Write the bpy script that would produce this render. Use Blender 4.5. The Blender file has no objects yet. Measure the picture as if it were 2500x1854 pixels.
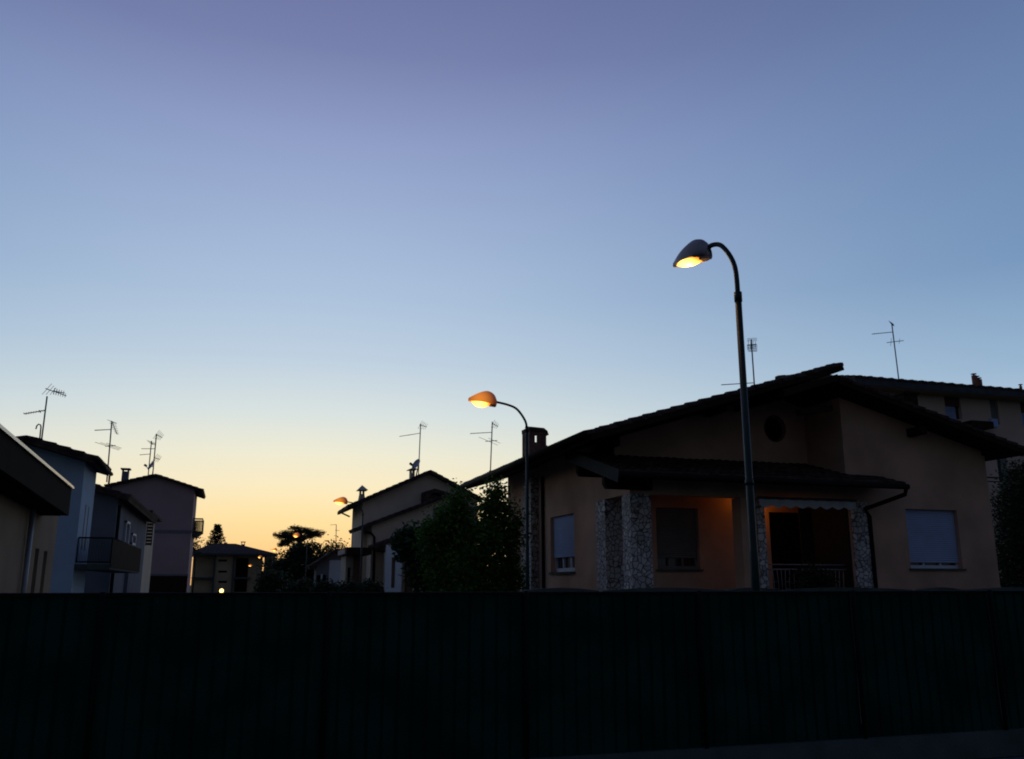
import bpy, math, random
import numpy as np
from mathutils import Vector, Matrix

# ------------------------------------------------------------------ camera, world, light
SC = bpy.context.scene
COL = SC.collection
F = 2150.0                       # focal length in photo pixels (2500 wide)
PITCH = math.atan(500 / F)
YAW = math.atan((1250 - 556) / math.hypot(F, 500))
EYE = 1.6
cam_d = bpy.data.cameras.new('camera')
cam_d.sensor_width = 36
cam_d.lens = F / 2500 * 36
cam_d.clip_start = 0.1
cam_d.clip_end = 3000
cam = bpy.data.objects.new('camera', cam_d)
cam.location = (0, 0, EYE)
cam.rotation_euler = (math.pi / 2 + PITCH, 0, -YAW)
COL.objects.link(cam)
SC.camera = cam
SC.view_settings.view_transform = 'Standard'
SC.view_settings.look = 'None'
SC.view_settings.exposure = 0
SC.view_settings.gamma = 1
SC.cycles.filter_width = 1.9
SC.cycles.max_bounces = 6

SUN_AZ = math.radians(5.0)       # the glow stands over the far end of the street
SUN_EL = math.radians(0.5)
W = bpy.data.worlds.new('World')
SC.world = W
W.use_nodes = True
nt = W.node_tree
nt.nodes.clear()
N = nt.nodes.new
L = nt.links.new


def srgb(c):
    return tuple(((v / 255) / 12.92 if v / 255 <= 0.04045 else ((v / 255 + 0.055) / 1.055) ** 2.4) for v in c)


def ramp(stops):
    r = N('ShaderNodeValToRGB')
    cr = r.color_ramp
    cr.interpolation = 'LINEAR'
    while len(cr.elements) < len(stops):
        cr.elements.new(0.5)
    for e, (p, c) in zip(cr.elements, stops):
        e.position = p / 90
        e.color = (*srgb(c), 1)
    return r


def mth(op, a, b=None, c=None):
    m = N('ShaderNodeMath')
    m.operation = op
    for i, v in enumerate((a, b, c)):
        if v is None:
            continue
        if isinstance(v, (int, float)):
            m.inputs[i].default_value = v
        else:
            L(v, m.inputs[i])
    return m.outputs[0]


tc = N('ShaderNodeTexCoord')
sep = N('ShaderNodeSeparateXYZ')
L(tc.outputs['Generated'], sep.inputs[0])
elev = mth('MULTIPLY', mth('MAXIMUM', mth('ARCSINE', sep.outputs[2]), 0.0), 2 / math.pi)
azim = mth('SUBTRACT', mth('ARCTAN2', sep.outputs[0], sep.outputs[1]), SUN_AZ)
azim = mth('ABSOLUTE', azim)
# sunset side, the blue flank 50 degrees away, and the dim sky opposite
A = ramp([(0, (244, 180, 110)), (2, (252, 208, 140)), (4, (253, 225, 164)), (6.0, (248, 234, 194)), (8.2, (236, 234, 212)),
          (10.5, (216, 226, 224)), (14, (190, 208, 224)), (18, (172, 194, 220)), (23, (157, 177, 211)), (28, (142, 157, 198)), (33, (119, 129, 173)), (42, (92, 101, 146)), (90, (40, 56, 100))])
B = ramp([(0, (220, 208, 192)), (3, (220, 220, 216)), (7, (196, 210, 224)), (12, (150, 180, 208)), (18, (118, 150, 188)), (27, (106, 132, 174)),
          (35, (92, 112, 154)), (45, (78, 92, 138)), (90, (40, 56, 100))])
Cc = ramp([(0, (64, 71, 78)), (10, (68, 77, 91)), (30, (61, 72, 97)), (90, (42, 57, 101))])
for r in (A, B, Cc):
    L(elev, r.inputs[0])
f1 = N('ShaderNodeMapRange')
f1.interpolation_type = 'SMOOTHSTEP'
f1.inputs['From Min'].default_value = math.radians(0)
f1.inputs['From Max'].default_value = math.radians(50)
L(azim, f1.inputs['Value'])
f2 = N('ShaderNodeMapRange')
f2.interpolation_type = 'SMOOTHSTEP'
f2.inputs['From Min'].default_value = math.radians(46)
f2.inputs['From Max'].default_value = math.radians(100)
L(azim, f2.inputs['Value'])
m1 = N('ShaderNodeMix')
m1.data_type = 'RGBA'
L(f1.outputs[0], m1.inputs[0])
L(A.outputs[0], m1.inputs[6])
L(B.outputs[0], m1.inputs[7])
m2 = N('ShaderNodeMix')
m2.data_type = 'RGBA'
L(f2.outputs[0], m2.inputs[0])
L(m1.outputs[2], m2.inputs[6])
L(Cc.outputs[0], m2.inputs[7])
bg = N('ShaderNodeBackground')
bg.inputs[1].default_value = 1.0
L(m2.outputs[2], bg.inputs[0])
sky = N('ShaderNodeTexSky')
sky.sky_type = 'NISHITA'
sky.sun_disc = False
sky.sun_elevation = SUN_EL
sky.sun_rotation = SUN_AZ
bg2 = N('ShaderNodeBackground')
bg2.inputs[1].default_value = 0.004
L(sky.outputs[0], bg2.inputs[0])
ad = N('ShaderNodeAddShader')
L(bg.outputs[0], ad.inputs[0])
L(bg2.outputs[0], ad.inputs[1])
wo = N('ShaderNodeOutputWorld')
L(ad.outputs[0], wo.inputs[0])

sun_d = bpy.data.lights.new('sun', 'SUN')
sun_d.energy = 0.05
sun_d.angle = math.radians(12)
sun_d.color = (1, 0.7, 0.42)
sun = bpy.data.objects.new('sun', sun_d)
sun.rotation_euler = Vector((math.sin(SUN_AZ), math.cos(SUN_AZ), 0.02)).to_track_quat('Z', 'Y').to_euler()
COL.objects.link(sun)

rnd = random.Random(7)


# ------------------------------------------------------------------ measuring: photo pixel -> point on a real plane
def ray(px, py):
    x = (px - 1250) / F
    y = (927 - py) / F
    f = math.cos(PITCH) - y * math.sin(PITCH)
    u = math.sin(PITCH) + y * math.cos(PITCH)
    return Vector((x * math.cos(YAW) + f * math.sin(YAW), -x * math.sin(YAW) + f * math.cos(YAW), u))


def oX(px, py, X):
    d = ray(px, py)
    return Vector((0, 0, EYE)) + d * (X / d.x)


def oY(px, py, Y):
    d = ray(px, py)
    return Vector((0, 0, EYE)) + d * (Y / d.y)


# ------------------------------------------------------------------ materials
def new_mat(name):
    m = bpy.data.materials.new(name)
    m.use_nodes = True
    return m, m.node_tree, m.node_tree.nodes['Principled BSDF']


def noise_mat(name, c, rough=0.85, var=0.25, scale=3.0, bump=0.15, bscale=60, metallic=0.0, spec=0.3):
    m, t, b = new_mat(name)
    n = t.nodes.new
    l = t.links.new
    co = n('ShaderNodeTexCoord')
    nz = n('ShaderNodeTexNoise')
    nz.inputs['Scale'].default_value = scale
    nz.inputs['Detail'].default_value = 6
    l(co.outputs['Object'], nz.inputs['Vector'])
    r = n('ShaderNodeValToRGB')
    r.color_ramp.elements[0].position = 0.3
    r.color_ramp.elements[1].position = 0.7
    r.color_ramp.elements[0].color = tuple(v * (1 - var) for v in c) + (1,)
    r.color_ramp.elements[1].color = tuple(min(1, v * (1 + var)) for v in c) + (1,)
    l(nz.outputs[0], r.inputs[0])
    l(r.outputs[0], b.inputs['Base Color'])
    b.inputs['Roughness'].default_value = rough
    b.inputs['Metallic'].default_value = metallic
    b.inputs['Specular IOR Level'].default_value = spec
    if bump:
        n2 = n('ShaderNodeTexNoise')
        n2.inputs['Scale'].default_value = bscale
        n2.inputs['Detail'].default_value = 3
        l(co.outputs['Object'], n2.inputs['Vector'])
        bp = n('ShaderNodeBump')
        bp.inputs['Strength'].default_value = bump
        bp.inputs['Distance'].default_value = 0.02
        l(n2.outputs[0], bp.inputs['Height'])
        l(bp.outputs[0], b.inputs['Normal'])
    return m


def stone_mat(name):
    m, t, b = new_mat(name)
    n = t.nodes.new
    l = t.links.new
    co = n('ShaderNodeTexCoord')
    nz = n('ShaderNodeTexNoise')
    nz.inputs['Scale'].default_value = 3
    l(co.outputs['Object'], nz.inputs['Vector'])
    mx = n('ShaderNodeVectorMath')
    mx.operation = 'MULTIPLY_ADD'
    mx.inputs[1].default_value = (0.18, 0.18, 0.18)
    l(nz.outputs[1], mx.inputs[0])
    l(co.outputs['Object'], mx.inputs[2])
    v = n('ShaderNodeTexVoronoi')
    v.feature = 'DISTANCE_TO_EDGE'
    v.inputs['Scale'].default_value = 8.5
    l(mx.outputs[0], v.inputs['Vector'])
    v2 = n('ShaderNodeTexVoronoi')
    v2.inputs['Scale'].default_value = 8.5
    l(mx.outputs[0], v2.inputs['Vector'])
    r = n('ShaderNodeValToRGB')
    r.color_ramp.elements[0].position = 0.04
    r.color_ramp.elements[1].position = 0.10
    r.color_ramp.elements[0].color = (0.22, 0.21, 0.20, 1)
    r.color_ramp.elements[1].color = (1, 1, 1, 1)
    l(v.outputs['Distance'], r.inputs[0])
    sp = n('ShaderNodeSeparateXYZ')
    l(v2.outputs['Color'], sp.inputs[0])
    r2 = n('ShaderNodeValToRGB')
    r2.color_ramp.elements[0].color = (0.40, 0.38, 0.37, 1)
    r2.color_ramp.elements[1].color = (0.74, 0.71, 0.69, 1)
    l(sp.outputs[0], r2.inputs[0])
    mm = n('ShaderNodeMix')
    mm.data_type = 'RGBA'
    mm.blend_type = 'MULTIPLY'
    mm.inputs[0].default_value = 1
    l(r2.outputs[0], mm.inputs[6])
    l(r.outputs[0], mm.inputs[7])
    l(mm.outputs[2], b.inputs['Base Color'])
    bp = n('ShaderNodeBump')
    bp.inputs['Strength'].default_value = 0.7
    bp.inputs['Distance'].default_value = 0.02
    l(r.outputs[0], bp.inputs['Height'])
    l(bp.outputs[0], b.inputs['Normal'])
    b.inputs['Roughness'].default_value = 0.8
    return m


def emit_mat(name, hot, rim, s_hot, s_rim, radius):
    """sodium lamp glass: hottest round the burner (object origin), orange towards its rim"""
    m, t, b = new_mat(name)
    n = t.nodes.new
    l = t.links.new
    co = n('ShaderNodeTexCoord')
    ln = n('ShaderNodeVectorMath')
    ln.operation = 'LENGTH'
    l(co.outputs['Object'], ln.inputs[0])
    r = n('ShaderNodeValToRGB')
    mp = n('ShaderNodeMapRange')
    mp.inputs['From Max'].default_value = radius
    l(ln.outputs['Value'], mp.inputs['Value'])
    r.color_ramp.elements[0].position = 0.25
    r.color_ramp.elements[1].position = 1.0
    r.color_ramp.elements[0].color = tuple(v * s_hot for v in hot) + (1,)
    r.color_ramp.elements[1].color = tuple(v * s_rim for v in rim) + (1,)
    l(mp.outputs[0], r.inputs[0])
    l(r.outputs[0], b.inputs['Emission Color'])
    b.inputs['Emission Strength'].default_value = 1
    b.inputs['Base Color'].default_value = (0.6, 0.4, 0.2, 1)
    return m


def plain_emit(name, c, s):
    m, t, b = new_mat(name)
    b.inputs['Emission Color'].default_value = (*c, 1)
    b.inputs['Emission Strength'].default_value = s
    b.inputs['Base Color'].default_value = (0.5, 0.4, 0.3, 1)
    return m


M = {
    'stucco_pink': noise_mat('stucco_pink', (0.58, 0.365, 0.26), 0.95, 0.2, 0.9, 0.25, 90, spec=0.1),
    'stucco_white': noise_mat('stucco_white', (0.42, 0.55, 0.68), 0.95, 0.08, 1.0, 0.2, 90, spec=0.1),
    'stucco_slate': noise_mat('stucco_slate', (0.19, 0.20, 0.23), 0.95, 0.12, 1.0, 0.2, 90, spec=0.1),
    'stucco_mauve': noise_mat('stucco_mauve', (0.46, 0.34, 0.34), 0.95, 0.08, 0.8, 0.1, 60, spec=0.1),
    'stucco_brown': noise_mat('stucco_brown', (0.34, 0.26, 0.18), 0.95, 0.12, 1.2, 0.25, 90, spec=0.1),
    'stucco_beige': noise_mat('stucco_beige', (0.74, 0.62, 0.48), 0.95, 0.10, 1.0, 0.15, 60, spec=0.1),
    'stucco_rose': noise_mat('stucco_rose', (0.66, 0.50, 0.40), 0.95, 0.12, 0.5, 0.15, 60, spec=0.1),
    'stucco_ochre': noise_mat('stucco_ochre', (0.40, 0.31, 0.19), 0.9, 0.14, 0.6, 0.15, 60),
    'stucco_cream': noise_mat('stucco_cream', (0.58, 0.50, 0.38), 0.9, 0.1, 1.0, 0.15, 60),
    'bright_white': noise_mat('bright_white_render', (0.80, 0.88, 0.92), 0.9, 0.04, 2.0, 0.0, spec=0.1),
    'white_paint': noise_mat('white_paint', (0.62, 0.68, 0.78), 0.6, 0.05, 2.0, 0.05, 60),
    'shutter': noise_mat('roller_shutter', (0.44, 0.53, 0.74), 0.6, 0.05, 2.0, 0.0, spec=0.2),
    'shutter_grey': noise_mat('grey_shutter', (0.19, 0.20, 0.20), 0.7, 0.08, 2.0, 0.0, spec=0.1),
    'verge_sheet': noise_mat('verge_sheet', (0.03, 0.036, 0.04), 0.8, 0.2, 3.0, 0.0, spec=0.15),
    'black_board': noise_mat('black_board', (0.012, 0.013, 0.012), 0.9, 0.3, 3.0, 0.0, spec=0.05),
    'dark_panel': noise_mat('dark_spill_cover', (0.03, 0.033, 0.037), 0.95, 0.1, 2.0, 0.0, spec=0.05),
    'stone': stone_mat('crazy_stone'),
    'tile': noise_mat('roof_tile', (0.07, 0.05, 0.045), 0.9, 0.6, 3.5, 0.3, 40, spec=0.1),
    'wood': noise_mat('dark_wood', (0.03, 0.022, 0.016), 0.9, 0.3, 4.0, 0.2, 50, spec=0.08),
    'brown_wood': noise_mat('brown_wood', (0.12, 0.06, 0.035), 0.8, 0.3, 4.0, 0.2, 50),
    'fascia': noise_mat('grey_fascia', (0.07, 0.08, 0.085), 0.8, 0.2, 3.0, 0.0, spec=0.2),
    'copper': noise_mat('brown_gutter', (0.016, 0.014, 0.013), 0.8, 0.2, 3.0, 0.0, spec=0.1),
    'zinc': noise_mat('zinc_pipe', (0.30, 0.32, 0.35), 0.45, 0.15, 5.0, 0.0, metallic=0.4),
    'bright_metal': noise_mat('bright_sheet_metal', (0.5, 0.52, 0.52), 0.35, 0.05, 5.0, 0.0, metallic=0.6),
    'pole': noise_mat('green_pole_paint', (0.012, 0.032, 0.028), 0.45, 0.25, 6.0, 0.05, 60, spec=0.3),
    'lamp_shell': noise_mat('lamp_housing', (0.34, 0.30, 0.32), 0.45, 0.12, 8.0, 0.0),
    'antenna': noise_mat('antenna_metal', (0.16, 0.16, 0.17), 0.5, 0.2, 9.0, 0.0, metallic=0.4),
    'dish': noise_mat('dish_paint', (0.35, 0.40, 0.50), 0.5, 0.1, 6.0, 0.0),
    'dark': noise_mat('dark_opening', (0.008, 0.008, 0.008), 1.0, 0.2, 3.0, 0.0, spec=0.0),
    'brick': noise_mat('chimney_brick', (0.16, 0.09, 0.07), 0.9, 0.35, 8.0, 0.3, 30),
    'concrete': noise_mat('concrete', (0.085, 0.11, 0.10), 0.95, 0.25, 2.5, 0.3, 40, spec=0.1),
    'cloth': noise_mat('green_shade_cloth', (0.008, 0.041, 0.031), 0.95, 0.35, 2.2, 0.35, 220, spec=0.03),
    'fence_metal': noise_mat('fence_metal', (0.006, 0.010, 0.009), 0.7, 0.2, 6.0, 0.0, spec=0.1),
    'asphalt': noise_mat('asphalt', (0.05, 0.05, 0.052), 0.9, 0.25, 1.5, 0.4, 80),
    'paving': noise_mat('paving', (0.10, 0.12, 0.13), 0.9, 0.25, 1.8, 0.3, 60),
    'earth': noise_mat('earth_and_grass', (0.045, 0.055, 0.03), 0.95, 0.4, 0.6, 0.4, 30),
    'bark': noise_mat('bark', (0.06, 0.045, 0.035), 0.95, 0.35, 8.0, 0.5, 30),
    'awning': noise_mat('awning_cloth', (0.72, 0.75, 0.80), 0.9, 0.1, 4.0, 0.0),
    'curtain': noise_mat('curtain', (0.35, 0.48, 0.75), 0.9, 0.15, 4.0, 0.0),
    'white_rail': noise_mat('rail_paint', (0.30, 0.31, 0.33), 0.5, 0.1, 4.0, 0.0),
    'lit_side': noise_mat('painted_lit_side', (0.55, 0.42, 0.38), 0.8, 0.1, 4.0, 0.0),
    'pot': noise_mat('terracotta', (0.30, 0.11, 0.06), 0.85, 0.2, 8.0, 0.0),
}


def leaf_mat(name, c, var=0.5):
    m, t, b = new_mat(name)
    n = t.nodes.new
    l = t.links.new
    g = n('ShaderNodeNewGeometry')
    r = n('ShaderNodeValToRGB')
    r.color_ramp.elements[0].color = tuple(v * (1 - var) for v in c) + (1,)
    r.color_ramp.elements[1].color = (c[0] * (1 + var), c[1] * (1 + var), c[2] * (1 + var * 0.4), 1)
    l(g.outputs['Random Per Island'], r.inputs[0])
    l(r.outputs[0], b.inputs['Base Color'])
    b.inputs['Roughness'].default_value = 0.6
    b.inputs['Specular IOR Level'].default_value = 0.25
    tr = n('ShaderNodeBsdfTranslucent')
    l(r.outputs[0], tr.inputs[0])
    mx = n('ShaderNodeMixShader')
    mx.inputs[0].default_value = 0.3
    out = t.nodes['Material Output']
    l(b.outputs[0], mx.inputs[1])
    l(tr.outputs[0], mx.inputs[2])
    l(mx.outputs[0], out.inputs[0])
    return m


M['leaf'] = leaf_mat('green_leaf', (0.06, 0.15, 0.025))
M['leaf_dark'] = leaf_mat('dark_leaf', (0.03, 0.05, 0.025))
M['leaf_gloss'] = leaf_mat('glossy_leaf', (0.03, 0.06, 0.03))
M['needle'] = leaf_mat('needle', (0.03, 0.045, 0.02))

gm, gt, gb = new_mat('window_glass')
gb.inputs['Base Color'].default_value = (0.02, 0.025, 0.03, 1)
gb.inputs['Roughness'].default_value = 0.08
gb.inputs['Specular IOR Level'].default_value = 0.8
M['glass'] = gm
M['lamp_glass'] = emit_mat('sodium_glass', (1.0, 0.60, 0.13), (1.0, 0.25, 0.0), 4.6, 1.3, 0.25)
M['lamp_hood'] = emit_mat('painted_hood_glow', (1.0, 0.30, 0.03), (1.0, 0.16, 0.03), 0.95, 0.10, 0.36)   # emission painted on the hood, standing in for light bleeding from the burner
M['lamp_hood'].node_tree.nodes['Principled BSDF'].inputs['Base Color'].default_value = (0.28, 0.16, 0.12, 1)
M['lantern'] = plain_emit('wall_lantern_glass', (1.0, 0.45, 0.12), 3.0)
M['globe'] = plain_emit('garden_globe', (1.0, 0.66, 0.22), 3.5)


# ------------------------------------------------------------------ mesh helpers
class MB:
    def __init__(s):
        s.v = []
        s.f = []
        s.smooth = False

    def add(s, vs, fs):
        o = len(s.v)
        s.v += [tuple(v) for v in vs]
        s.f += [tuple(i + o for i in f) for f in fs]
        return s

    def box(s, x0, x1, y0, y1, z0, z1):
        vs = [(x, y, z) for z in (z0, z1) for y in (y0, y1) for x in (x0, x1)]
        return s.add(vs, [(0, 2, 3, 1), (4, 5, 7, 6), (0, 1, 5, 4), (2, 6, 7, 3), (0, 4, 6, 2), (1, 3, 7, 5)])

    def obox(s, c, ax, ay, az, hx, hy, hz):
        c = Vector(c)
        vs = [c + ax * (sx * hx) + ay * (sy * hy) + az * (sz * hz) for sz in (-1, 1) for sy in (-1, 1) for sx in (-1, 1)]
        return s.add(vs, [(0, 2, 3, 1), (4, 5, 7, 6), (0, 1, 5, 4), (2, 6, 7, 3), (0, 4, 6, 2), (1, 3, 7, 5)])

    def prism_y(s, poly, y0, y1):      # poly in (x,z)
        n = len(poly)
        vs = [(x, y0, z) for x, z in poly] + [(x, y1, z) for x, z in poly]
        fs = [tuple(range(n)), tuple(range(2 * n - 1, n - 1, -1))]
        fs += [(i, i + n, (i + 1) % n + n, (i + 1) % n) for i in range(n)]
        return s.add(vs, fs)

    def prism_x(s, poly, x0, x1):      # poly in (y,z)
        n = len(poly)
        vs = [(x0, y, z) for y, z in poly] + [(x1, y, z) for y, z in poly]
        fs = [tuple(range(n)), tuple(range(2 * n - 1, n - 1, -1))]
        fs += [(i, i + n, (i + 1) % n + n, (i + 1) % n) for i in range(n)]
        return s.add(vs, fs)

    def tube(s, pts, r, n=8, cap=True):
        pts = [Vector(p) for p in pts]
        rs = r if isinstance(r, (list, tuple)) else [r] * len(pts)
        o = len(s.v)
        up = Vector((0, 0, 1))
        prev = None
        for i, p in enumerate(pts):
            d = (pts[min(i + 1, len(pts) - 1)] - pts[max(i - 1, 0)]).normalized()
            if prev is None:
                a = d.cross(up)
                if a.length < 1e-3:
                    a = d.cross(Vector((1, 0, 0)))
                a.normalize()
            else:
                a = (prev - d * prev.dot(d)).normalized()
            prev = a
            b = d.cross(a)
            for k in range(n):
                t = 2 * math.pi * k / n
                s.v.append(tuple(p + (a * math.cos(t) + b * math.sin(t)) * rs[i]))
        for i in range(len(pts) - 1):
            for k in range(n):
                s.f.append((o + i * n + k, o + i * n + (k + 1) % n, o + (i + 1) * n + (k + 1) % n, o + (i + 1) * n + k))
        if cap:
            s.f.append(tuple(o + k for k in reversed(range(n))))
            s.f.append(tuple(o + (len(pts) - 1) * n + k for k in range(n)))
        return s

    def lathe(s, c, prof, n=16):       # prof: (r, z)
        pts = []
        o = len(s.v)
        for r, z in prof:
            for k in range(n):
                t = 2 * math.pi * k / n
                s.v.append((c[0] + r * math.cos(t), c[1] + r * math.sin(t), c[2] + z))
        for i in range(len(prof) - 1):
            for k in range(n):
                s.f.append((o + i * n + k, o + i * n + (k + 1) % n, o + (i + 1) * n + (k + 1) % n, o + (i + 1) * n + k))
        s.f.append(tuple(o + k for k in reversed(range(n))))
        s.f.append(tuple(o + (len(prof) - 1) * n + k for k in range(n)))
        return s

    def build(s, name, mat, parent=None, smooth=False, origin=None):
        me = bpy.data.meshes.new(name)
        v = s.v
        if origin is not None:
            v = [(a[0] - origin[0], a[1] - origin[1], a[2] - origin[2]) for a in v]
        me.from_pydata(v, [], s.f)
        me.materials.append(M[mat] if isinstance(mat, str) else mat)
        if smooth or s.smooth:
            me.polygons.foreach_set('use_smooth', [True] * len(me.polygons))
        me.update()
        o = bpy.data.objects.new(name, me)
        COL.objects.link(o)
        if origin is not None:
            o.location = origin
        if parent is not None:
            o.parent = parent
            o.matrix_parent_inverse = Matrix.Translation(-abs_loc(parent))
        return o


def abs_loc(o):
    p = Vector(o.location)
    if o.parent is not None:
        p = abs_loc(o.parent) + (o.matrix_parent_inverse @ p)
    return p


def thing(name, label, cat, loc=(0, 0, 0), group=None):
    o = bpy.data.objects.new(name, None)
    o.empty_display_size = 0.3
    o.location = loc
    COL.objects.link(o)
    return tag(o, label, cat, group)


def tag(o, label, cat, group=None, kind=None):
    o['label'] = label
    o['category'] = cat
    if group:
        o['group'] = group
    if kind:
        o['kind'] = kind
    return o


def struct(o):
    o['kind'] = 'structure'
    return o


def wall_y(mb, y0, y1, x0, x1, z0, z1, holes=()):
    xs = sorted({x0, x1} | {h[0] for h in holes} | {h[1] for h in holes})
    for a, b in zip(xs, xs[1:]):
        hs = sorted([h for h in holes if h[0] <= a + 1e-6 and h[1] >= b - 1e-6], key=lambda h: h[2])
        z = z0
        for h in hs:
            if h[2] > z:
                mb.box(a, b, y0, y1, z, h[2])
            z = h[3]
        if z < z1:
            mb.box(a, b, y0, y1, z, z1)
    return mb


def wall_x(mb, x0, x1, y0, y1, z0, z1, holes=()):
    ys = sorted({y0, y1} | {h[0] for h in holes} | {h[1] for h in holes})
    for a, b in zip(ys, ys[1:]):
        hs = sorted([h for h in holes if h[0] <= a + 1e-6 and h[1] >= b - 1e-6], key=lambda h: h[2])
        z = z0
        for h in hs:
            if h[2] > z:
                mb.box(x0, x1, a, b, z, h[2])
            z = h[3]
        if z < z1:
            mb.box(x0, x1, a, b, z, z1)
    return mb


def tiles(mb, P, A, La, B, Lb, course=0.36, period=0.23, amp=0.028, step=0.035, ns=5, skirt=0.05, seed=0):
    """pantile surface: P eave corner, A unit along the eave, B unit up the slope"""
    rr = random.Random(seed)
    P, A, B = Vector(P), Vector(A).normalized(), Vector(B).normalized()
    Nn = A.cross(B).normalized()
    if Nn.z < 0:
        Nn = -Nn
    nc = max(1, round(Lb / course))
    npd = max(1, round(La / period))
    na = npd * ns
    o = len(mb.v)
    W_ = na + 1
    for j in range(nc):
        for e in (0, 1):
            b = (j + e) * Lb / nc
            for i in range(W_):
                ph = (i % ns) / ns
                jit = 0.006 * math.sin(j * 12.9 + (i // ns) * 7.3)
                h = amp * abs(math.sin(math.pi * ph)) + (step if e == 0 else 0) + jit + 0.004
                mb.v.append(tuple(P + A * (i * La / na) + B * (b - (0.02 if e == 0 else 0)) + Nn * h))
    rows = 2 * nc
    for r in range(rows - 1):
        for i in range(na):
            mb.f.append((o + r * W_ + i, o + r * W_ + i + 1, o + (r + 1) * W_ + i + 1, o + (r + 1) * W_ + i))

    def sk(idx):
        o2 = len(mb.v)
        for i in idx:
            mb.v.append(tuple(Vector(mb.v[o + i]) - Nn * (skirt + amp)))
        for k in range(len(idx) - 1):
            mb.f.append((o + idx[k], o + idx[k + 1], o2 + k + 1, o2 + k))
    sk(list(range(W_)))
    sk([(rows - 1) * W_ + i for i in range(W_)])
    sk([r * W_ for r in range(rows)])
    sk([r * W_ + na for r in range(rows)])
    return mb


def slab_from_quad(mb, P, A, La, B, Lb, th):
    P, A, B = Vector(P), Vector(A).normalized(), Vector(B).normalized()
    Nn = A.cross(B).normalized()
    if Nn.z < 0:
        Nn = -Nn
    c = P + A * La / 2 + B * Lb / 2 - Nn * th / 2
    return mb.obox(c, A, B, Nn, La / 2, Lb / 2, th / 2)


# ------------------------------------------------------------------ ground
def sheet(name, x0, x1, y0, y1, z, mat):
    o = MB().add([(x0, y0, z), (x1, y0, z), (x1, y1, z), (x0, y1, z)], [(0, 1, 2, 3)]).build(name, mat)
    return struct(o)


sheet('ground', -900, 900, -900, 1500, -0.012, 'earth')
sheet('road', -40, 60, -3.5, 5.2, 0.0, 'asphalt')
sheet('side_street', -1.6, 4.3, 8.6, 600, 0.0, 'asphalt')
# front pavement with kerb (the lighter strip at the foot of the fence wall)
struct(MB().box(-40, 60, 5.35, 7.10, -0.1, 0.004).build('pavement', 'paving'))
struct(MB().box(4.3, 7.0, 8.6, 400, -0.05, 0.12).build('side_pavement', 'paving'))
struct(MB().box(-2.9, -1.6, 8.6, 400, -0.05, 0.12).build('opposite_pavement', 'paving'))

# ------------------------------------------------------------------ fence
FY = 7.21
fence = thing('garden_fence', 'long low fence covered in dark green shade cloth across the foreground', 'fence', (3, FY, 0))
MB().box(-14, 26, FY - 0.06, FY + 0.10, 0, 0.235).build('base_wall', 'concrete', fence)
posts = [-0.86 + 1.62 * k for k in range(-8, 17)]
for k, x in enumerate(posts):
    MB().tube([(x, FY - 0.035, 0.235), (x, FY - 0.035, 1.545)], 0.021, 10).build('post', 'fence_metal', fence, True)
for k, x in enumerate(posts[:-1]):
    mb = MB()
    n = 14
    w = 1.62 / n
    prof = []
    for i in range(n):
        a = x + i * w
        g = 0.010 + 0.008 * rnd.random()
        j = rnd.uniform(-0.012, 0.012)
        prof += [(a + 0.3 * w + j, 0.003 * rnd.random()), (a + 0.72 * w, 0.002), (a + 0.86 * w, g), (a + 0.93 * w, g * 1.1), (a + 0.985 * w, 0.001)]
    prof = [(x + 0.002, 0)] + prof + [(x + 1.618, 0)]
    zs = [0.22, 0.55, 0.9, 1.25, 1.50, 1.532]
    o = 0
    for z in zs:
        for (a, d) in prof:
            sag = 0.006 * math.sin(z * 7 + a * 3.1) + 0.004 * math.sin(a * 11 + z * 2)
            mb.v.append((a, FY + d + sag, z + (0.004 * math.sin(a * 5.3 + k) if z > 1.5 else 0)))
    nn = len(prof)
    for r in range(len(zs) - 1):
        for i in range(nn - 1):
            mb.f.append((r * nn + i, r * nn + i + 1, (r + 1) * nn + i + 1, (r + 1) * nn + i))
    mb.build('cloth_panel', 'cloth', fence)
MB().tube([(-14, FY - 0.008, 1.528), (26, FY - 0.008, 1.528)], 0.012, 8).build('top_rail', 'fence_metal', fence, True)

# ------------------------------------------------------------------ street lamps
ez = Vector((0, 0, 1))


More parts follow.
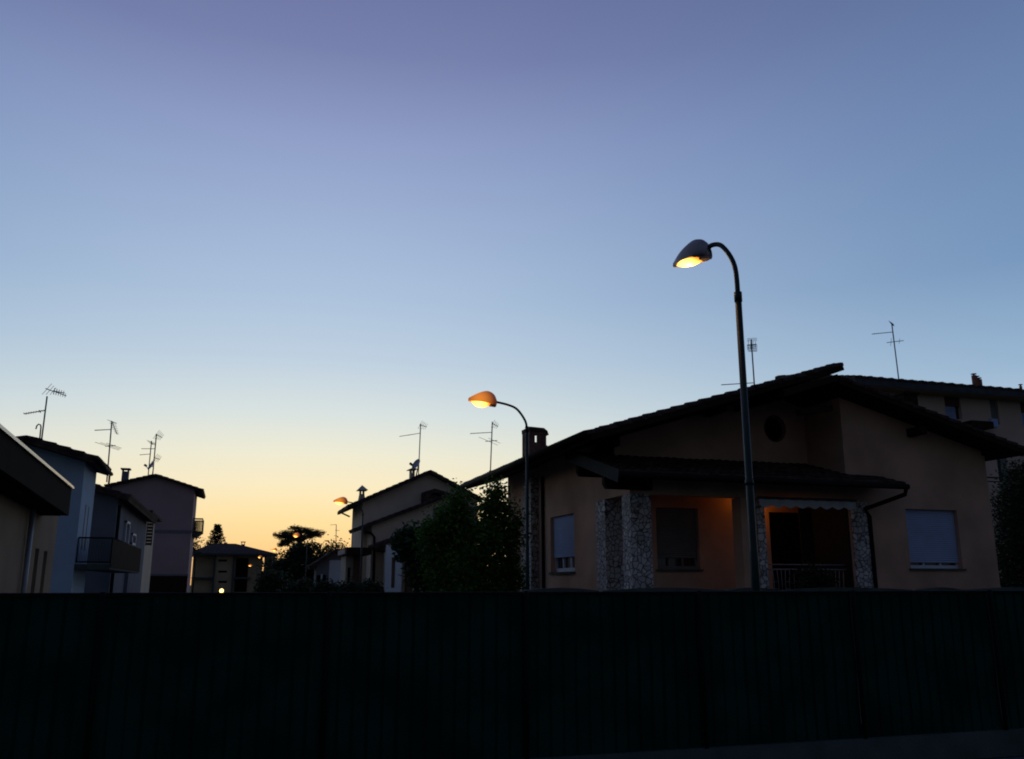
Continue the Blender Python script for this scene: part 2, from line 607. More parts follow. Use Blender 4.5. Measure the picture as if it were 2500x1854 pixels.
def lamp_head(root, P, d, tilt, bowl=0.115, hood='lamp_shell'):
    """teardrop housing; P joint with the arm, d horizontal direction, tilt rise of the nose"""
    d = Vector(d).normalized()
    u = (d + ez * tilt).normalized()
    side = u.cross(ez).normalized()
    up = side.cross(u).normalized()
    Lh = 0.70

    def sect(t):                      # half width, top height, bottom
        if t < 0.35:
            q = math.sqrt(max(0, 1 - ((0.35 - t) / 0.37) ** 2))
            return max(0.17 * q ** 0.8, 0.02), max(0.27 * q, 0.03)
        w = 0.17 * (1 - ((t - 0.35) / 0.66) ** 2.4)
        h = 0.27 * (1 - ((t - 0.35) / 0.68) ** 1.5)
        return max(w, 0.012), max(h, 0.02)
    mb = MB()
    nt_, nk = 15, 11
    for i in range(nt_):
        t = i / (nt_ - 1)
        w, h = sect(t)
        for k in range(nk):
            a = math.pi * k / (nk - 1)
            base = -0.085 + (0.0 if t > 0.25 else 0.0)
            mb.v.append(tuple(P + u * (t * Lh - 0.06) + side * (w * math.cos(a)) + up * (base + (h + 0.05) * math.sin(a))))
    for i in range(nt_ - 1):
        for k in range(nk - 1):
            mb.f.append((i * nk + k, i * nk + k + 1, (i + 1) * nk + k + 1, (i + 1) * nk + k))
    mb.f.append(tuple(range(nk)))
    mb.f.append(tuple((nt_ - 1) * nk + k for k in reversed(range(nk))))
    # inner rim and the closed rear gear tray
    for i in range(nt_ - 1):
        t = i / (nt_ - 1)
        if t < 0.24:
            mb.f.append((i * nk, (i + 1) * nk, (i + 1) * nk + nk - 1, i * nk + nk - 1))
    shell = mb.build('housing', hood, root, True, origin=tuple(P + u * 0.36 - up * 0.05))
    mb = MB()                         # gear box underneath at the rear
    mb.obox(P + u * 0.02 - up * 0.09, u, side, up, 0.075, 0.06, 0.035)
    mb.build('gear_box', 'lamp_shell', root)
    # glass bowl
    mb = MB()
    c = P + u * (0.42 * Lh + 0.035) - up * 0.085
    ng, nr = 20, 5
    for j in range(nr + 1):
        rr = j / nr
        for k in range(ng):
            a = 2 * math.pi * k / ng
            x = 0.245 * math.cos(a) * rr
            t = (x + 0.42 * Lh + 0.095) / Lh
            w, _ = sect(min(max(t, 0.03), 0.97))
            yw = min(w * 0.93, 0.16) * math.sin(a) * rr
            mb.v.append(tuple(c + u * x + side * yw - up * (bowl * (1 - rr ** 2.6) - 0.002)))
    for j in range(nr):
        for k in range(ng):
            mb.f.append((j * ng + k, j * ng + (k + 1) % ng, (j + 1) * ng + (k + 1) % ng, (j + 1) * ng + k))
    mb.build('lamp_glass', 'lamp_glass', root, True, origin=tuple(c + u * 0.03))
    return c, up


def street_lamp(base, pts, d, zj, tilt, label, power, r0=0.075, r1=0.045, ra=0.033, bowl=0.115, hood='lamp_shell'):
    """pts: (reach, height) of the swan neck"""
    root = thing('street_lamp', label, 'street lamp', base, 'street lamps in a row along the street')
    b = Vector(base)
    d = Vector(d).normalized()
    z1 = pts[0][1]
    MB().tube([b, b + ez * 2.0, b + ez * 2.06, b + ez * (z1)], [r0, r0 * 0.95, r0 * 0.84, r1], 16).build('pole', 'pole', root, True)
    MB().tube([b + ez * (z1 - 0.06), b + ez * (z1 + 0.08)], r1 * 1.22, 16).build('collar', 'pole', root, True)
    if zj:
        MB().tube([b + ez * (zj - 0.05), b + ez * (zj + 0.03)], [r0 * 0.95, r0 * 0.9], 16).build('joint_ring', 'pole', root, True)
    # smooth the neck (Catmull-Rom)
    P = [Vector((p[0], p[1], 0)) for p in pts]
    P = [P[0] - Vector((0, 0.3, 0))] + P + [P[-1] + (P[-1] - P[-2])]
    cur = []
    for i in range(1, len(P) - 2):
        for q in range(8):
            t = q / 8
            cur.append(0.5 * ((2 * P[i]) + (P[i + 1] - P[i - 1]) * t + (2 * P[i - 1] - 5 * P[i] + 4 * P[i + 1] - P[i + 2]) * t * t + (3 * P[i] - P[i - 1] - 3 * P[i + 1] + P[i + 2]) * t ** 3))
    cur.append(P[-2])
    MB().tube([b + d * c.x + ez * c.y for c in cur], ra, 12).build('arm', 'pole', root, True)
    J = b + d * cur[-1].x + ez * cur[-1].y
    c, up = lamp_head(root, J, d, tilt, bowl, hood)
    if power:
        ld = bpy.data.lights.new('lamp_light', 'POINT')
        ld.energy = power
        ld.color = (1, 0.5, 0.16)
        ld.shadow_soft_size = 0.08
        lo = bpy.data.objects.new('lamp_light', ld)
        COL.objects.link(lo)
        lo.location = c - up * 0.10
        lo.parent = root
        lo.matrix_parent_inverse = Matrix.Translation(-b)
    return root


a1 = math.radians(-22)
d1 = Vector((math.sin(a1), math.cos(a1), 0))
neck1 = [(0, 5.62), (0.03, 6.12), (0.22, 6.47), (0.41, 6.55), (0.52, 6.49)]
neck2 = [(0, 5.27), (0.05, 5.50), (0.25, 5.76), (0.49, 5.86), (0.84, 5.92)]
street_lamp((6.73, 10.55, 0), neck1, d1, 2.97, 0.02, 'tall lit street lamp with a curved neck in front of the house porch', 6, 0.063, 0.047, 0.036, 0.06)
l2 = street_lamp((6.7, 20.1, 0), neck2, (-1, 0, 0), 0, 0.10, 'lit street lamp with a long curved arm beside the stone chimney', 6, 0.046, 0.037, 0.029, 0.115, 'lamp_hood')


def copy_tree(o, off, parent=None):
    c = o.copy()
    COL.objects.link(c)
    if parent is None:
        c.location = Vector(o.location) + off
    else:
        c.parent = parent
        c.matrix_parent_inverse = o.matrix_parent_inverse.copy()
    for ch in o.children:
        copy_tree(ch, off, c)
    return c


bpy.context.view_layer.update()
for px, py, X, Y, lab in [(887, 1226, 0, 44.6, 'small lit street lamp at the left eave of the stepped beige house'),
                          (751, 1308, 0, 93.0, 'distant lit street lamp in front of the flat topped cedar'),
                          (690, 1343, 0, 136.0, 'far lit street lamp just above the right end of the hip roof'),
                          (652, 1366, 0, 152.0, 'tiny lit street lamp under the right eave of the far hip roof house')]:
    p = oY(px, py, Y)
    h = oY(px, py, Y).z
    c = copy_tree(l2, Vector((p.x - 6.7, Y - 20.1, 0)))
    c['label'] = lab
    c.scale = (1, 1, h / 5.93) if Y < 150 else (1, 1, 1)
# a shorter unlit-looking lamp lower on the same far facade
c = copy_tree(l2, Vector((oY(628, 1383, 158).x - 6.7, 158 - 20.1, 0)))
c['label'] = 'tiny dim street lamp lowest and leftmost of the far row'
c.scale = (1, 1, 0.79)

# ------------------------------------------------------------------ the main house
YR, YC, XL, XR, XS = 18.0, 19.45, 8.41, 18.52, 14.18
YB = 26.9
house = thing('gabled_house', 'big salmon rendered house with gabled tile roof and stone clad porch on the right', 'house', (13.5, 22, 0))
pit = 0.306


def under_l(x):                      # underside of the left slope
    return 4.81 + (x - 7.11) * pit - 0.222


def under_r(x):
    return 6.50 - (x - 13.64) * 0.272 - 0.222


w = MB()
wall_x(w, XL, XL + 0.3, YC + 0.5, YB, 0, under_l(XL), [(21.42, 23.2, 1.92, 3.40)])
w.prism_y([(XL, under_l(XL)), (XL + 0.3, under_l(XL)), (XL + 0.3, under_l(XL + 0.3))], YC + 0.5, YB)
# lintel over the side opening and front beam
w.prism_x([(YR, 3.57), (YC + 0.5, 3.57), (YC + 0.5, 4.52), (YR, 4.0)], XL, XL + 0.3)
w.box(XL + 0.3, XS - 0.001, YR, YR + 0.3, 3.57, 4.05)
# central wall with window, door and round window
wall_y(w, YC, YC + 0.3, XL + 0.3, XS, 1.0, 4.6, [(9.76, 10.90, 1.95, 3.42), (12.91, 13.80, 1.15, 3.38)])
w.box(XL + 0.3, XS, YC, YC + 0.3, 0, 1.0)
w.box(XL, XL + 0.3, YC, YC + 0.5, 4.521, under_l(XL))
# gable above, cut round the oculus
ocx, ocz, ocr = 13.26, 5.53, 0.30
cols = 26
for i in range(cols):
    xa = XL + (XS - XL) * i / cols
    xb = XL + (XS - XL) * (i + 1) / cols
    ta, tb = under_l(xa), under_l(xb)
    if xb < ocx - 0.45 or xa > ocx + 0.45:
        w.prism_y([(xa, 4.6), (xb, 4.6), (xb, tb), (xa, ta)], YC, YC + 0.3)
    else:
        w.prism_y([(xa, 4.6), (xb, 4.6), (xb, 5.05), (xa, 5.05)], YC, YC + 0.3)
        w.prism_y([(xa, 6.0), (xb, 6.0), (xb, tb), (xa, ta)], YC, YC + 0.3)
x_l = max(XL + (XS - XL) * i / cols for i in range(cols + 1) if XL + (XS - XL) * i / cols < ocx - 0.45)
x_r = min(XL + (XS - XL) * i / cols for i in range(cols + 1) if XL + (XS - XL) * i / cols > ocx + 0.45)
ring = []
for k in range(24):
    t = 2 * math.pi * k / 24
    ring.append((ocx + 0.29 * math.cos(t), ocz + 0.32 * math.sin(t)))


def sq(t):
    c, s_ = math.cos(t), math.sin(t)
    hx = (x_r - ocx) if c > 0 else (ocx - x_l)
    hz = (6.0 - ocz) if s_ > 0 else (ocz - 5.05)
    k = min(hx / abs(c) if abs(c) > 1e-6 else 9, hz / abs(s_) if abs(s_) > 1e-6 else 9)
    return (ocx + c * k, ocz + s_ * k)


ang = sorted({2 * math.pi * k / 24 for k in range(24)} | {math.atan2(z, x) % (2 * math.pi) for x in (x_r - ocx, x_l - ocx) for z in (6.0 - ocz, 5.05 - ocz)})
for t0, t1 in zip(ang, ang[1:] + [ang[0] + 2 * math.pi]):
    i0 = (ocx + 0.29 * math.cos(t0), ocz + 0.32 * math.sin(t0))
    i1 = (ocx + 0.29 * math.cos(t1), ocz + 0.32 * math.sin(t1))
    w.prism_y([i0, sq(t0), sq(t1), i1], YC, YC + 0.3)
# right hand block
wall_y(w, YR, YR + 0.3, XS, XR, 0, 4.3, [(15.84, 17.42, 1.98, 3.42)])
w.prism_y([(XS, 4.3), (XR, 4.3), (XR, under_r(XR)), (XS, under_r(XS))], YR, YR + 0.3)
w.box(XS, XS + 0.3, YR + 0.3, YC + 0.3, 0, under_r(XS))
w.box(XR - 0.3, XR, YR + 0.3, YB, 0, under_r(XR))
w.prism_y([(XL, 0), (XR, 0), (XR, under_r(XR)), (13.6, 6.2), (XL, under_l(XL))], YB, YB + 0.3)
w.build('wall', 'stucco_pink', house)
# oculus pane
MB().prism_y(ring, YC + 0.12, YC + 0.15).build('round_window', 'dark', house)
m = MB()
for k in range(24):
    t0, t1 = 2 * math.pi * k / 24, 2 * math.pi * (k + 1) / 24
    m.prism_y([(ocx + a * 0.29 * math.cos(t), ocz + a * 0.32 * math.sin(t)) for a, t in ((1, t0), (1.1, t0), (1.1, t1), (1, t1))], YC - 0.015, YC - 0.001)
m.build('round_trim', 'brown_wood', house)
# floor of the raised porch and ceiling
MB().box(XL + 0.05, XS, YR + 0.06, YC, 0, 1.12).build('porch_floor', 'concrete', house)
MB().box(XL + 0.3, XS, YR + 0.3, YC, 3.85, 3.92).build('porch_ceiling', 'brown_wood', house)

# stone pillars
for (x0, x1, y0, y1, z1) in [(XL - 0.01, 8.9, YR - 0.03, 18.42, 3.566), (XL - 0.01, 9.25, 19.38, 19.948, 3.566),
                              (11.62, 11.82, YR - 0.03, YR + 0.4, 3.566), (XS + 0.04, XS + 0.5, YR - 0.05, YR - 0.001, 3.55)]:
    MB().box(x0, x1, y0, y1, 0, z1).build('stone_pillar', 'stone', house)
MB().box(11.22, 11.619, YR + 0.02, YR + 0.4, 0, 3.566).build('pilaster', 'stucco_pink', house)

# main roof
tm = MB()
Bl = Vector((1, 0, pit)).normalized()
LbL = (13.75 - 7.11) * math.sqrt(1 + pit * pit)
tiles(tm, (7.11, 17.2, 4.81 - 0.05), (0, 1, 0), 10.6, Bl, LbL, seed=1)
Br = Vector((-1, 0, 0.272)).normalized()
LbR = (19.14 - 13.62) * math.sqrt(1 + 0.272 ** 2)
tiles(tm, (19.14, 17.2, 6.50 - (19.14 - 13.64) * 0.272 - 0.05), (0, 1, 0), 10.6, Br, LbR, seed=2)
roof = tm.build('roof', 'tile', house)
b = MB()
slab_from_quad(b, (7.13, 17.22, 4.81 - 0.052), (0, 1, 0), 10.56, Bl, LbL - 0.03, 0.17)
slab_from_quad(b, (19.12, 17.22, 6.50 - (19.12 - 13.64) * 0.272 - 0.052), (0, 1, 0), 10.56, Br, LbR - 0.06, 0.17)
# short left slope of the front block, just below the main one
Bs = Vector((1, 0, 0.31)).normalized()
slab_from_quad(b, (12.05, 17.24, 6.03), (0, 1, 0), 2.15, Bs, 1.62, 0.16)
b.build('roof_boards', 'wood', house)
# purlins
for px, py, yn, yw, h_ in [(1514, 1088, 18.6, YC, 0.26), (1776, 1004, 18.6, YC, 0.24), (2264, 1060, 17.5, YR, 0.2), (2440, 1108, 17.6, YR, 0.2)]:
    q_ = oY(px, py, yn)
    MB().box(q_.x - 0.18, q_.x, yn, yw - 0.001, q_.z, q_.z + h_).build('purlin', 'wood', house)
MB().obox((13.25, 17.75, 5.70), Vector((1, 0, 0.16)).normalized(), Vector((0, 1, 0)), Vector((-0.16, 0, 1)).normalized(), 0.48, 0.07, 0.075).build('tie_beam', 'wood', house)
# ridge tiles and roof chimney on the right slope
m = MB()
for k in range(26):
    y = 17.5 + k * 0.40
    m.tube([(13.74, y, 6.77 + 0.01 * (k % 2)), (13.74, y + 0.43, 6.76)], [0.09, 0.08], 10)
m.build('ridge_tiles', 'tile', house, True)
# barge board with stepped verge tiles down the right slope
p1 = oY(2206, 957, 20.5)
p2 = oY(2242, 989, 20.5)
ch = MB().box(p1.x, p2.x, 20.5, 21.1, 5.2, p1.z - 0.06)
ch.box(p1.x - 0.05, p2.x + 0.05, 20.45, 21.15, p1.z - 0.06, p1.z)
ch.build('chimney', 'wood', house)

# left chimney: stone flue up the wall, brick stack through the eave
MB().box(8.18, 8.409, 24.2, 24.95, 0, 4.93).build('flue', 'stone', house)
c0 = oY(1293, 1093, 24.2).x
c1 = oY(1334, 1093, 24.2).x
zc = oY(1310, 1043, 24.2).z
zw0, zw1 = oY(1310, 1080, 24.2).z, oY(1310, 1063, 24.2).z
wx0, wx1 = oY(1306, 1069, 24.2).x, oY(1314.5, 1069, 24.2).x
m = MB()
wall_y(m, 24.2, 24.3, c0, c1, 4.9, zc - 0.12, [(wx0, wx1, zw0, zw1)])
wall_y(m, 24.8, 24.9, c0, c1, 4.9, zc - 0.12, [(wx0 + 0.0, wx1 + 0.22, zw0, zw1 + 0.12)])
wall_x(m, c0, c0 + 0.1, 24.3, 24.8, 4.9, zc - 0.12, [(24.45, 24.65, zw0, zw1)])
m.box(c1 - 0.1, c1, 24.3, 24.8, 4.9, zc - 0.12)
m.box(c1, c1 + 0.03, 24.18, 24.92, 4.9, zw0 - 0.08)
chim = m.build('chimney', 'brick', house)
m = MB()
m.prism_y([(c0 - 0.0, zc - 0.12), (c1, zc - 0.12), (c1 + 0.07, zc - 0.22), (c1 + 0.03, zc - 0.1), (c1 - 0.08, zc - 0.02), (c0 - 0.01, zc)], 24.17, 24.93)
m.build('chimney_cap', 'tile', chim)

# porch roof
PB = Vector((0, 1, 0.285)).normalized()
m = MB()
tiles(m, (7.70, 17.02, 3.90), (1, 0, 0), XS - 7.70, PB, 3.15, course=0.33, period=0.21, seed=3)
tiles(m, (XS, 17.02, 3.90), (1, 0, 0), 0.88, PB, 1.03, course=0.33, period=0.21, seed=4)
pr = m.build('porch_roof', 'tile', house)
m = MB()
slab_from_quad(m, (7.72, 17.04, 3.896), (1, 0, 0), XS - 7.72 - 0.002, PB, 2.55, 0.12)
slab_from_quad(m, (7.72, 17.04 + 2.55 * PB.y, 3.896 + 2.55 * PB.z), (1, 0, 0), XL - 7.74, PB, 0.58, 0.12)
slab_from_quad(m, (XS, 17.04, 3.896), (1, 0, 0), 0.86, PB, 1.0, 0.12)
m.build('roof_boards', 'wood', pr)
# sheet metal verge on the left end
m = MB()
m.obox(Vector((7.69, 17.0, 3.90)) + PB * 1.6 + Vector((0, 0, -0.07)), PB, Vector((1, 0, 0)), Vector((0, -PB.z, PB.y)), 1.62, 0.012, 0.14)
m.build('verge_board', 'verge_sheet', pr)
MB().tube([(7.68, 16.96, 3.86), (15.08, 16.96, 3.83)], 0.065, 10).build('gutter', 'copper', pr, True)
for y, z in ((19.42, 4.37), (17.86, 3.92)):
    MB().prism_y([(7.74, z), (7.74, z - 0.17), (7.80, z - 0.27), (8.9, z - 0.27), (8.9, z)], y - 0.01, y + 0.13).build('purlin', 'wood', pr)
MB().tube([(15.05, 17.0, 3.80), (15.05, 17.05, 3.66), (14.80, 17.55, 3.50), (14.60, 17.93, 3.38), (14.71, 17.93, 3.2), (14.71, 17.93, 0)], 0.05, 10).build('downpipe', 'copper', house, True)
# slim downpipe on the left wall
MB().tube([(8.36, 23.72, 4.6), (8.36, 23.68, 0)], 0.045, 8).build('downpipe', 'copper', house, True)
MB().tube([(7.05, 17.22, 4.72), (7.05, 27.8, 4.70)], 0.085, 12).build('gutter', 'copper', house, True)


def window_y(root, x0, x1, z0, z1, yf, shut, matn, n_mull=3, slats=True, sill=True):
    """roller shutter pulled down to z=shut in an opening whose wall face stands at yf, facing -Y"""
    wd = MB()
    fr = 0.05
    yb = yf + 0.16
    wd.box(x0, x1, yb, yb + 0.05, z0, z0 + fr * 1.6)
    for k in range(n_mull + 1):
        x = x0 + (x1 - x0 - fr) * k / n_mull
        wd.box(x, x + fr, yb - 0.005, yb + 0.055, z0 + fr * 1.6, z1)
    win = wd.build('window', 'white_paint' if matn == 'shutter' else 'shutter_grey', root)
    MB().box(x0, x1, yb + 0.06, yb + 0.07, z0, z1).build('pane', 'glass', win)
    s = MB()
    if slats:
        n = int((z1 - shut) / 0.05)
        prof = []
        for k in range(n):
            za = shut + (z1 - shut) * k / n
            zb = shut + (z1 - shut) * (k + 1) / n
            prof += [(yb - 0.045, za), (yb - 0.058, za + (zb - za) * 0.4), (yb - 0.045, zb - 0.008), (yb - 0.038, zb - 0.004)]
        poly = prof + [(yb - 0.02, z1), (yb - 0.02, shut)]
        s.prism_x(poly, x0 + 0.01, x1 - 0.01)
    else:
        s.box(x0 + 0.01, x1 - 0.01, yb - 0.05, yb - 0.02, shut, z1)
    s.build('shutter', matn, win)
    if sill:
        MB().box(x0 - 0.05, x1 + 0.06, yf - 0.05, yb - 0.001, z0 - 0.05, z0 - 0.001).build('sill', 'concrete', win)
    return win


window_y(house, 15.84, 17.42, 1.98, 3.42, YR, 2.12, 'shutter')
window_y(house, 9.76, 10.90, 1.95, 3.42, YC, 2.22, 'shutter_grey')
# window in the left wall (faces -X)
yb0, yb1 = 21.42, 23.2
xb = XL + 0.14
wd = MB()
wd.box(xb, xb + 0.05, yb0, yb1, 1.92, 2.02)
for k in range(4):
    y = yb0 + (yb1 - yb0 - 0.06) * k / 3
    wd.box(xb - 0.005, xb + 0.055, y, y + 0.06, 2.02, 3.4)
win = wd.build('window', 'white_paint', house)
MB().box(xb + 0.06, xb + 0.07, yb0, yb1, 1.92, 3.4).build('pane', 'glass', win)
n = 24
prof = []
for k in range(n):
    za = 2.30 + 1.1 * k / n
    zb = 2.30 + 1.1 * (k + 1) / n
    prof += [(xb - 0.045, za), (xb - 0.06, za + (zb - za) * 0.4), (xb - 0.045, zb - 0.008), (xb - 0.038, zb - 0.004)]
MB().prism_y(prof + [(xb - 0.02, 3.4), (xb - 0.02, 2.30)], yb0 + 0.01, yb1 - 0.01).build('shutter', 'shutter', win)
MB().box(XL - 0.05, xb - 0.001, yb0 - 0.05, yb1 + 0.05, 1.86, 1.919).build('sill', 'concrete', win)

# loggia door, balustrade
dm = MB().box(12.911, 13.799, YC + 0.03, YC + 0.07, 1.15, 3.379)
dm.box(12.915, 12.98, YC + 0.012, YC + 0.029, 1.15, 3.375)
dm.box(13.32, 13.38, YC + 0.012, YC + 0.029, 1.15, 3.375)
dm.build('door', 'dark', house)
MB().box(13.77, 14.13, YC - 0.06, YC - 0.002, 1.15, 3.5).build('spill_cover', 'dark_panel', house)  # dark panels added to keep the lantern's spill off these walls
MB().box(14.135, 14.178, YR + 0.04, YC - 0.065, 1.15, 3.8).build('spill_cover', 'dark_panel', house)
r = MB()
r.tube([(11.92, 18.2, 2.05), (14.16, 18.2, 2.05)], 0.014, 8)
r.tube([(11.92, 18.2, 1.94), (14.16, 18.2, 1.94)], 0.018, 8)
r.tube([(11.92, 18.2, 1.24), (14.16, 18.2, 1.24)], 0.014, 8)
k = 0
x = 11.97
while x < 14.15:
    r.tube([(x, 18.2, 1.24), (x + 0.03 * math.sin(k), 18.2, 1.6), (x, 18.2, 1.94)], 0.009, 6)
    if k % 3 == 1:
        r.tube([(x, 18.2, 1.50), (x + 0.11, 18.2, 1.50)], 0.008, 6)
        r.tube([(x, 18.2, 1.66), (x + 0.11, 18.2, 1.66)], 0.008, 6)
    x += 0.115
    k += 1
r.build('balustrade', 'white_rail', house, True)

# awning under the porch eave
aw = thing('awning', 'rolled up pale striped awning with a scalloped valance over the porch opening', 'awning', (13, 17.85, 3.6))
MB().tube([(11.60, 17.88, 3.56), (14.32, 17.88, 3.56)], 0.035, 10).build('cassette', 'fascia', aw, True)
m = MB()
nn = 8 * 12
xs = [11.62 + (14.28 - 11.62) * i / nn for i in range(nn + 1)]
for i, x in enumerate(xs):
    ph = (i % 12) / 12
    bot = 3.375 - 0.06 * abs(math.sin(math.pi * ph)) + 0.02
    yy = 17.86 - 0.016 * math.sin(2 * math.pi * i / 12)
    m.v += [(x, yy, 3.53), (x, yy - 0.01, 3.44), (x, yy, bot)]
for i in range(nn):
    for q in range(2):
        m.f.append((i * 3 + q, (i + 1) * 3 + q, (i + 1) * 3 + q + 1, i * 3 + q + 1))
m.build('valance', 'awning', aw, True)

# wall lantern inside the porch, hidden behind the middle pillar
lan = thing('wall_lantern', 'warm wall lantern glowing on the back wall behind the middle porch pillar', 'lantern', (12.22, YC, 3.3))
MB().box(12.17, 12.27, YC - 0.03, YC - 0.001, 3.2, 3.42).build('bracket', 'fence_metal', lan)
MB().lathe((12.22, YC - 0.13, 3.22), [(0.03, 0), (0.06, 0.04), (0.07, 0.16), (0.05, 0.2)], 12).build('shade', 'lantern', lan, True)
MB().lathe((12.22, YC - 0.13, 3.42), [(0.085, 0), (0.05, 0.05), (0.01, 0.08)], 12).build('cap', 'fence_metal', lan, True)
ld = bpy.data.lights.new('lantern_light', 'POINT')
ld.energy = 5.5
ld.color = (1, 0.32, 0.035)
ld.shadow_soft_size = 0.05
lo = bpy.data.objects.new('lantern_light', ld)
lo.location = (12.3, YC - 0.2, 3.47)
COL.objects.link(lo)
lo.parent = lan
lo.matrix_parent_inverse = Matrix.Translation(-Vector(lan.location))

# arched garden wall just showing over the fence
gw = thing('garden_wall', 'low garden wall with shallow arched coping just behind the green fence', 'wall', (9, 15, 0))
m = MB()
for xa, xb_ in ((4.9, 6.35), (6.5, 8.9), (8.95, 10.1), (10.2, 13.2), (13.4, 14.45), (14.6, 17.4)):
    top = []
    for i in range(11):
        t = i / 10
        top.append((xb_ + (xa - xb_) * t, 1.49 + 0.05 * math.sin(math.pi * t)))
    m.prism_y([(xa, 0), (xb_, 0)] + top, 15.0, 15.2)
m.build('wall_panel', 'concrete', gw)

# ------------------------------------------------------------------ trees


def leaf_cloud(lobes, n, size, seed, elong=1.6, hollow=0.5, spread=2.6):
    """lobes: (cx,cy,cz,rx,ry,rz); returns MB of leaf quads in clumps"""
    g = np.random.default_rng(seed)
    lob = np.array(lobes, float)
    vol = (lob[:, 3] * lob[:, 4] * lob[:, 5]) ** 0.67
    pr = vol / vol.sum()
    ncl = max(1, n // 22)
    li = g.choice(len(lob), ncl, p=pr)
    d = g.normal(size=(ncl, 3))
    d /= np.linalg.norm(d, axis=1, keepdims=True)
    rad = (hollow + (1 - hollow) * g.random(ncl) ** 0.6)[:, None] * (0.86 + 0.28 * g.random(ncl))[:, None]
    cc = lob[li, :3] + d * rad * lob[li, 3:6]
    ci = np.repeat(np.arange(ncl), 22)
    p = cc[ci] + g.normal(size=(len(ci), 3)) * size * spread
    a = g.normal(size=(len(ci), 3))
    a[:, 2] *= 0.6
    a /= np.linalg.norm(a, axis=1, keepdims=True)
    b_ = np.cross(a, g.normal(size=(len(ci), 3)))
    b_ /= np.linalg.norm(b_, axis=1, keepdims=True)
    s = size * (0.6 + 0.8 * g.random(len(ci)))[:, None]
    v = np.stack([p - a * s * elong * 0.5, p + b_ * s * 0.45, p + a * s * elong * 0.5, p - b_ * s * 0.45], 1).reshape(-1, 3)
    nq = len(ci)
    f = np.arange(nq * 4).reshape(nq, 4)
    return v, f


def np_mesh(name, v, f, mat, parent):
    me = bpy.data.meshes.new(name)
    nq = len(f)
    me.vertices.add(len(v))
    me.vertices.foreach_set('co', v.astype(np.float32).ravel())
    me.loops.add(nq * 4)
    me.loops.foreach_set('vertex_index', f.astype(np.int32).ravel())
    me.polygons.add(nq)
    me.polygons.foreach_set('loop_start', np.arange(0, nq * 4, 4, dtype=np.int32))
    me.polygons.foreach_set('loop_total', np.full(nq, 4, dtype=np.int32))
    me.materials.append(M[mat])
    me.update(calc_edges=True)
    o = bpy.data.objects.new(name, me)
    COL.objects.link(o)
    o.parent = parent
    o.matrix_parent_inverse = Matrix.Translation(-Vector(parent.location))
    return o


def tree(name, label, base, trunk_h, tr, lobes, n, size, mat, seed, cat='tree', group=None, elong=1.6, hollow=0.5, limbs=True, spread=2.6):
    root = thing(name, label, cat, base, group)
    rr = random.Random(seed)
    m = MB()
    b = Vector(base)
    top = b + Vector((rr.uniform(-.1, .1), rr.uniform(-.1, .1), trunk_h))
    m.tube([b, b + (top - b) * 0.5 + Vector((rr.uniform(-.06, .06), 0, 0)), top], [tr, tr * 0.75, tr * 0.5], 8)
    if limbs:
        for lb in lobes:
            c = Vector(lb[:3])
            st = b + (top - b) * rr.uniform(0.55, 1.0)
            mid = (st + c) / 2 + Vector((0, 0, -0.1 * (c - st).length))
            m.tube([st, mid, c], [tr * 0.4, tr * 0.25, tr * 0.08], 6)
            for q in range(3):
                e = c + Vector((rr.uniform(-1, 1) * lb[3], rr.uniform(-1, 1) * lb[4], rr.uniform(-.3, 1) * lb[5])) * 0.7
                m.tube([mid, (mid + e) / 2 + Vector((0, 0, 0.05)), e], [tr * 0.2, tr * 0.12, tr * 0.04], 5)
    m.build('trunk', 'bark', root, True)
    v, f = leaf_cloud(lobes, n, size, seed, elong, hollow, spread)
    np_mesh('crown', v, f, mat, root)
    return root


def lobe(px, py, Y, rpx, rpz=None, ry=None):
    p = oY(px, py, Y)
    k = math.hypot(p.x, p.y) / 2205
    rx = rpx * k * 1.02
    return (p.x, p.y, p.z, rx * 0.86, ry or rx * 0.86, (rpz or rpx) * k * 0.88)


# big shrubby tree left of the main house
Yt = 22.6
lb = [lobe(1212, 1205, Yt, 20, 34), lobe(1203, 1255, Yt, 40, 42), lobe(1120, 1228, Yt - .3, 22, 34), lobe(1110, 1285, Yt, 50, 44), lobe(1170, 1320, Yt - .4, 60, 48),
      lobe(1240, 1310, Yt, 34, 46), lobe(1070, 1350, Yt + .2, 42, 40), lobe(1150, 1385, Yt - .5, 70, 50), lobe(1240, 1385, Yt, 34, 54), lobe(1232, 1425, Yt, 44, 40), lobe(1085, 1400, Yt, 48, 45),
      lobe(1160, 1460, Yt - .3, 90, 60), lobe(1264, 1268, Yt, 11, 18), lobe(1247, 1238, Yt + .1, 12, 16), lobe(1050, 1300, Yt, 30, 26), lobe(1085, 1262, Yt, 26, 16)]
tree('garden_tree', 'bushy dark green tree with two pointed tops left of the salmon house', (oY(1150, 1440, Yt).x, Yt, 0), 1.8, 0.12, lb, 44000, 0.056, 'leaf', 11, hollow=0.3)
Ym = 24.5
lb = [lobe(1005, 1322, Ym, 26, 10), lobe(1025, 1340, Ym, 24, 22), lobe(1018, 1378, Ym, 13, 16), lobe(1045, 1400, Ym, 16, 20), lobe(1055, 1330, Ym, 24, 32), lobe(985, 1330, Ym, 12, 6), lobe(1022, 1412, Ym, 8, 12), lobe(1050, 1432, Ym, 14, 10)]
tree('magnolia_tree', 'large leaved dark tree in front of the stepped beige house, with gaps showing the wall', (oY(1020, 1440, Ym).x, Ym, 0), 1.9, 0.08, lb, 4200, 0.11, 'leaf_gloss', 12, elong=2.0, hollow=0.3, spread=1.6)
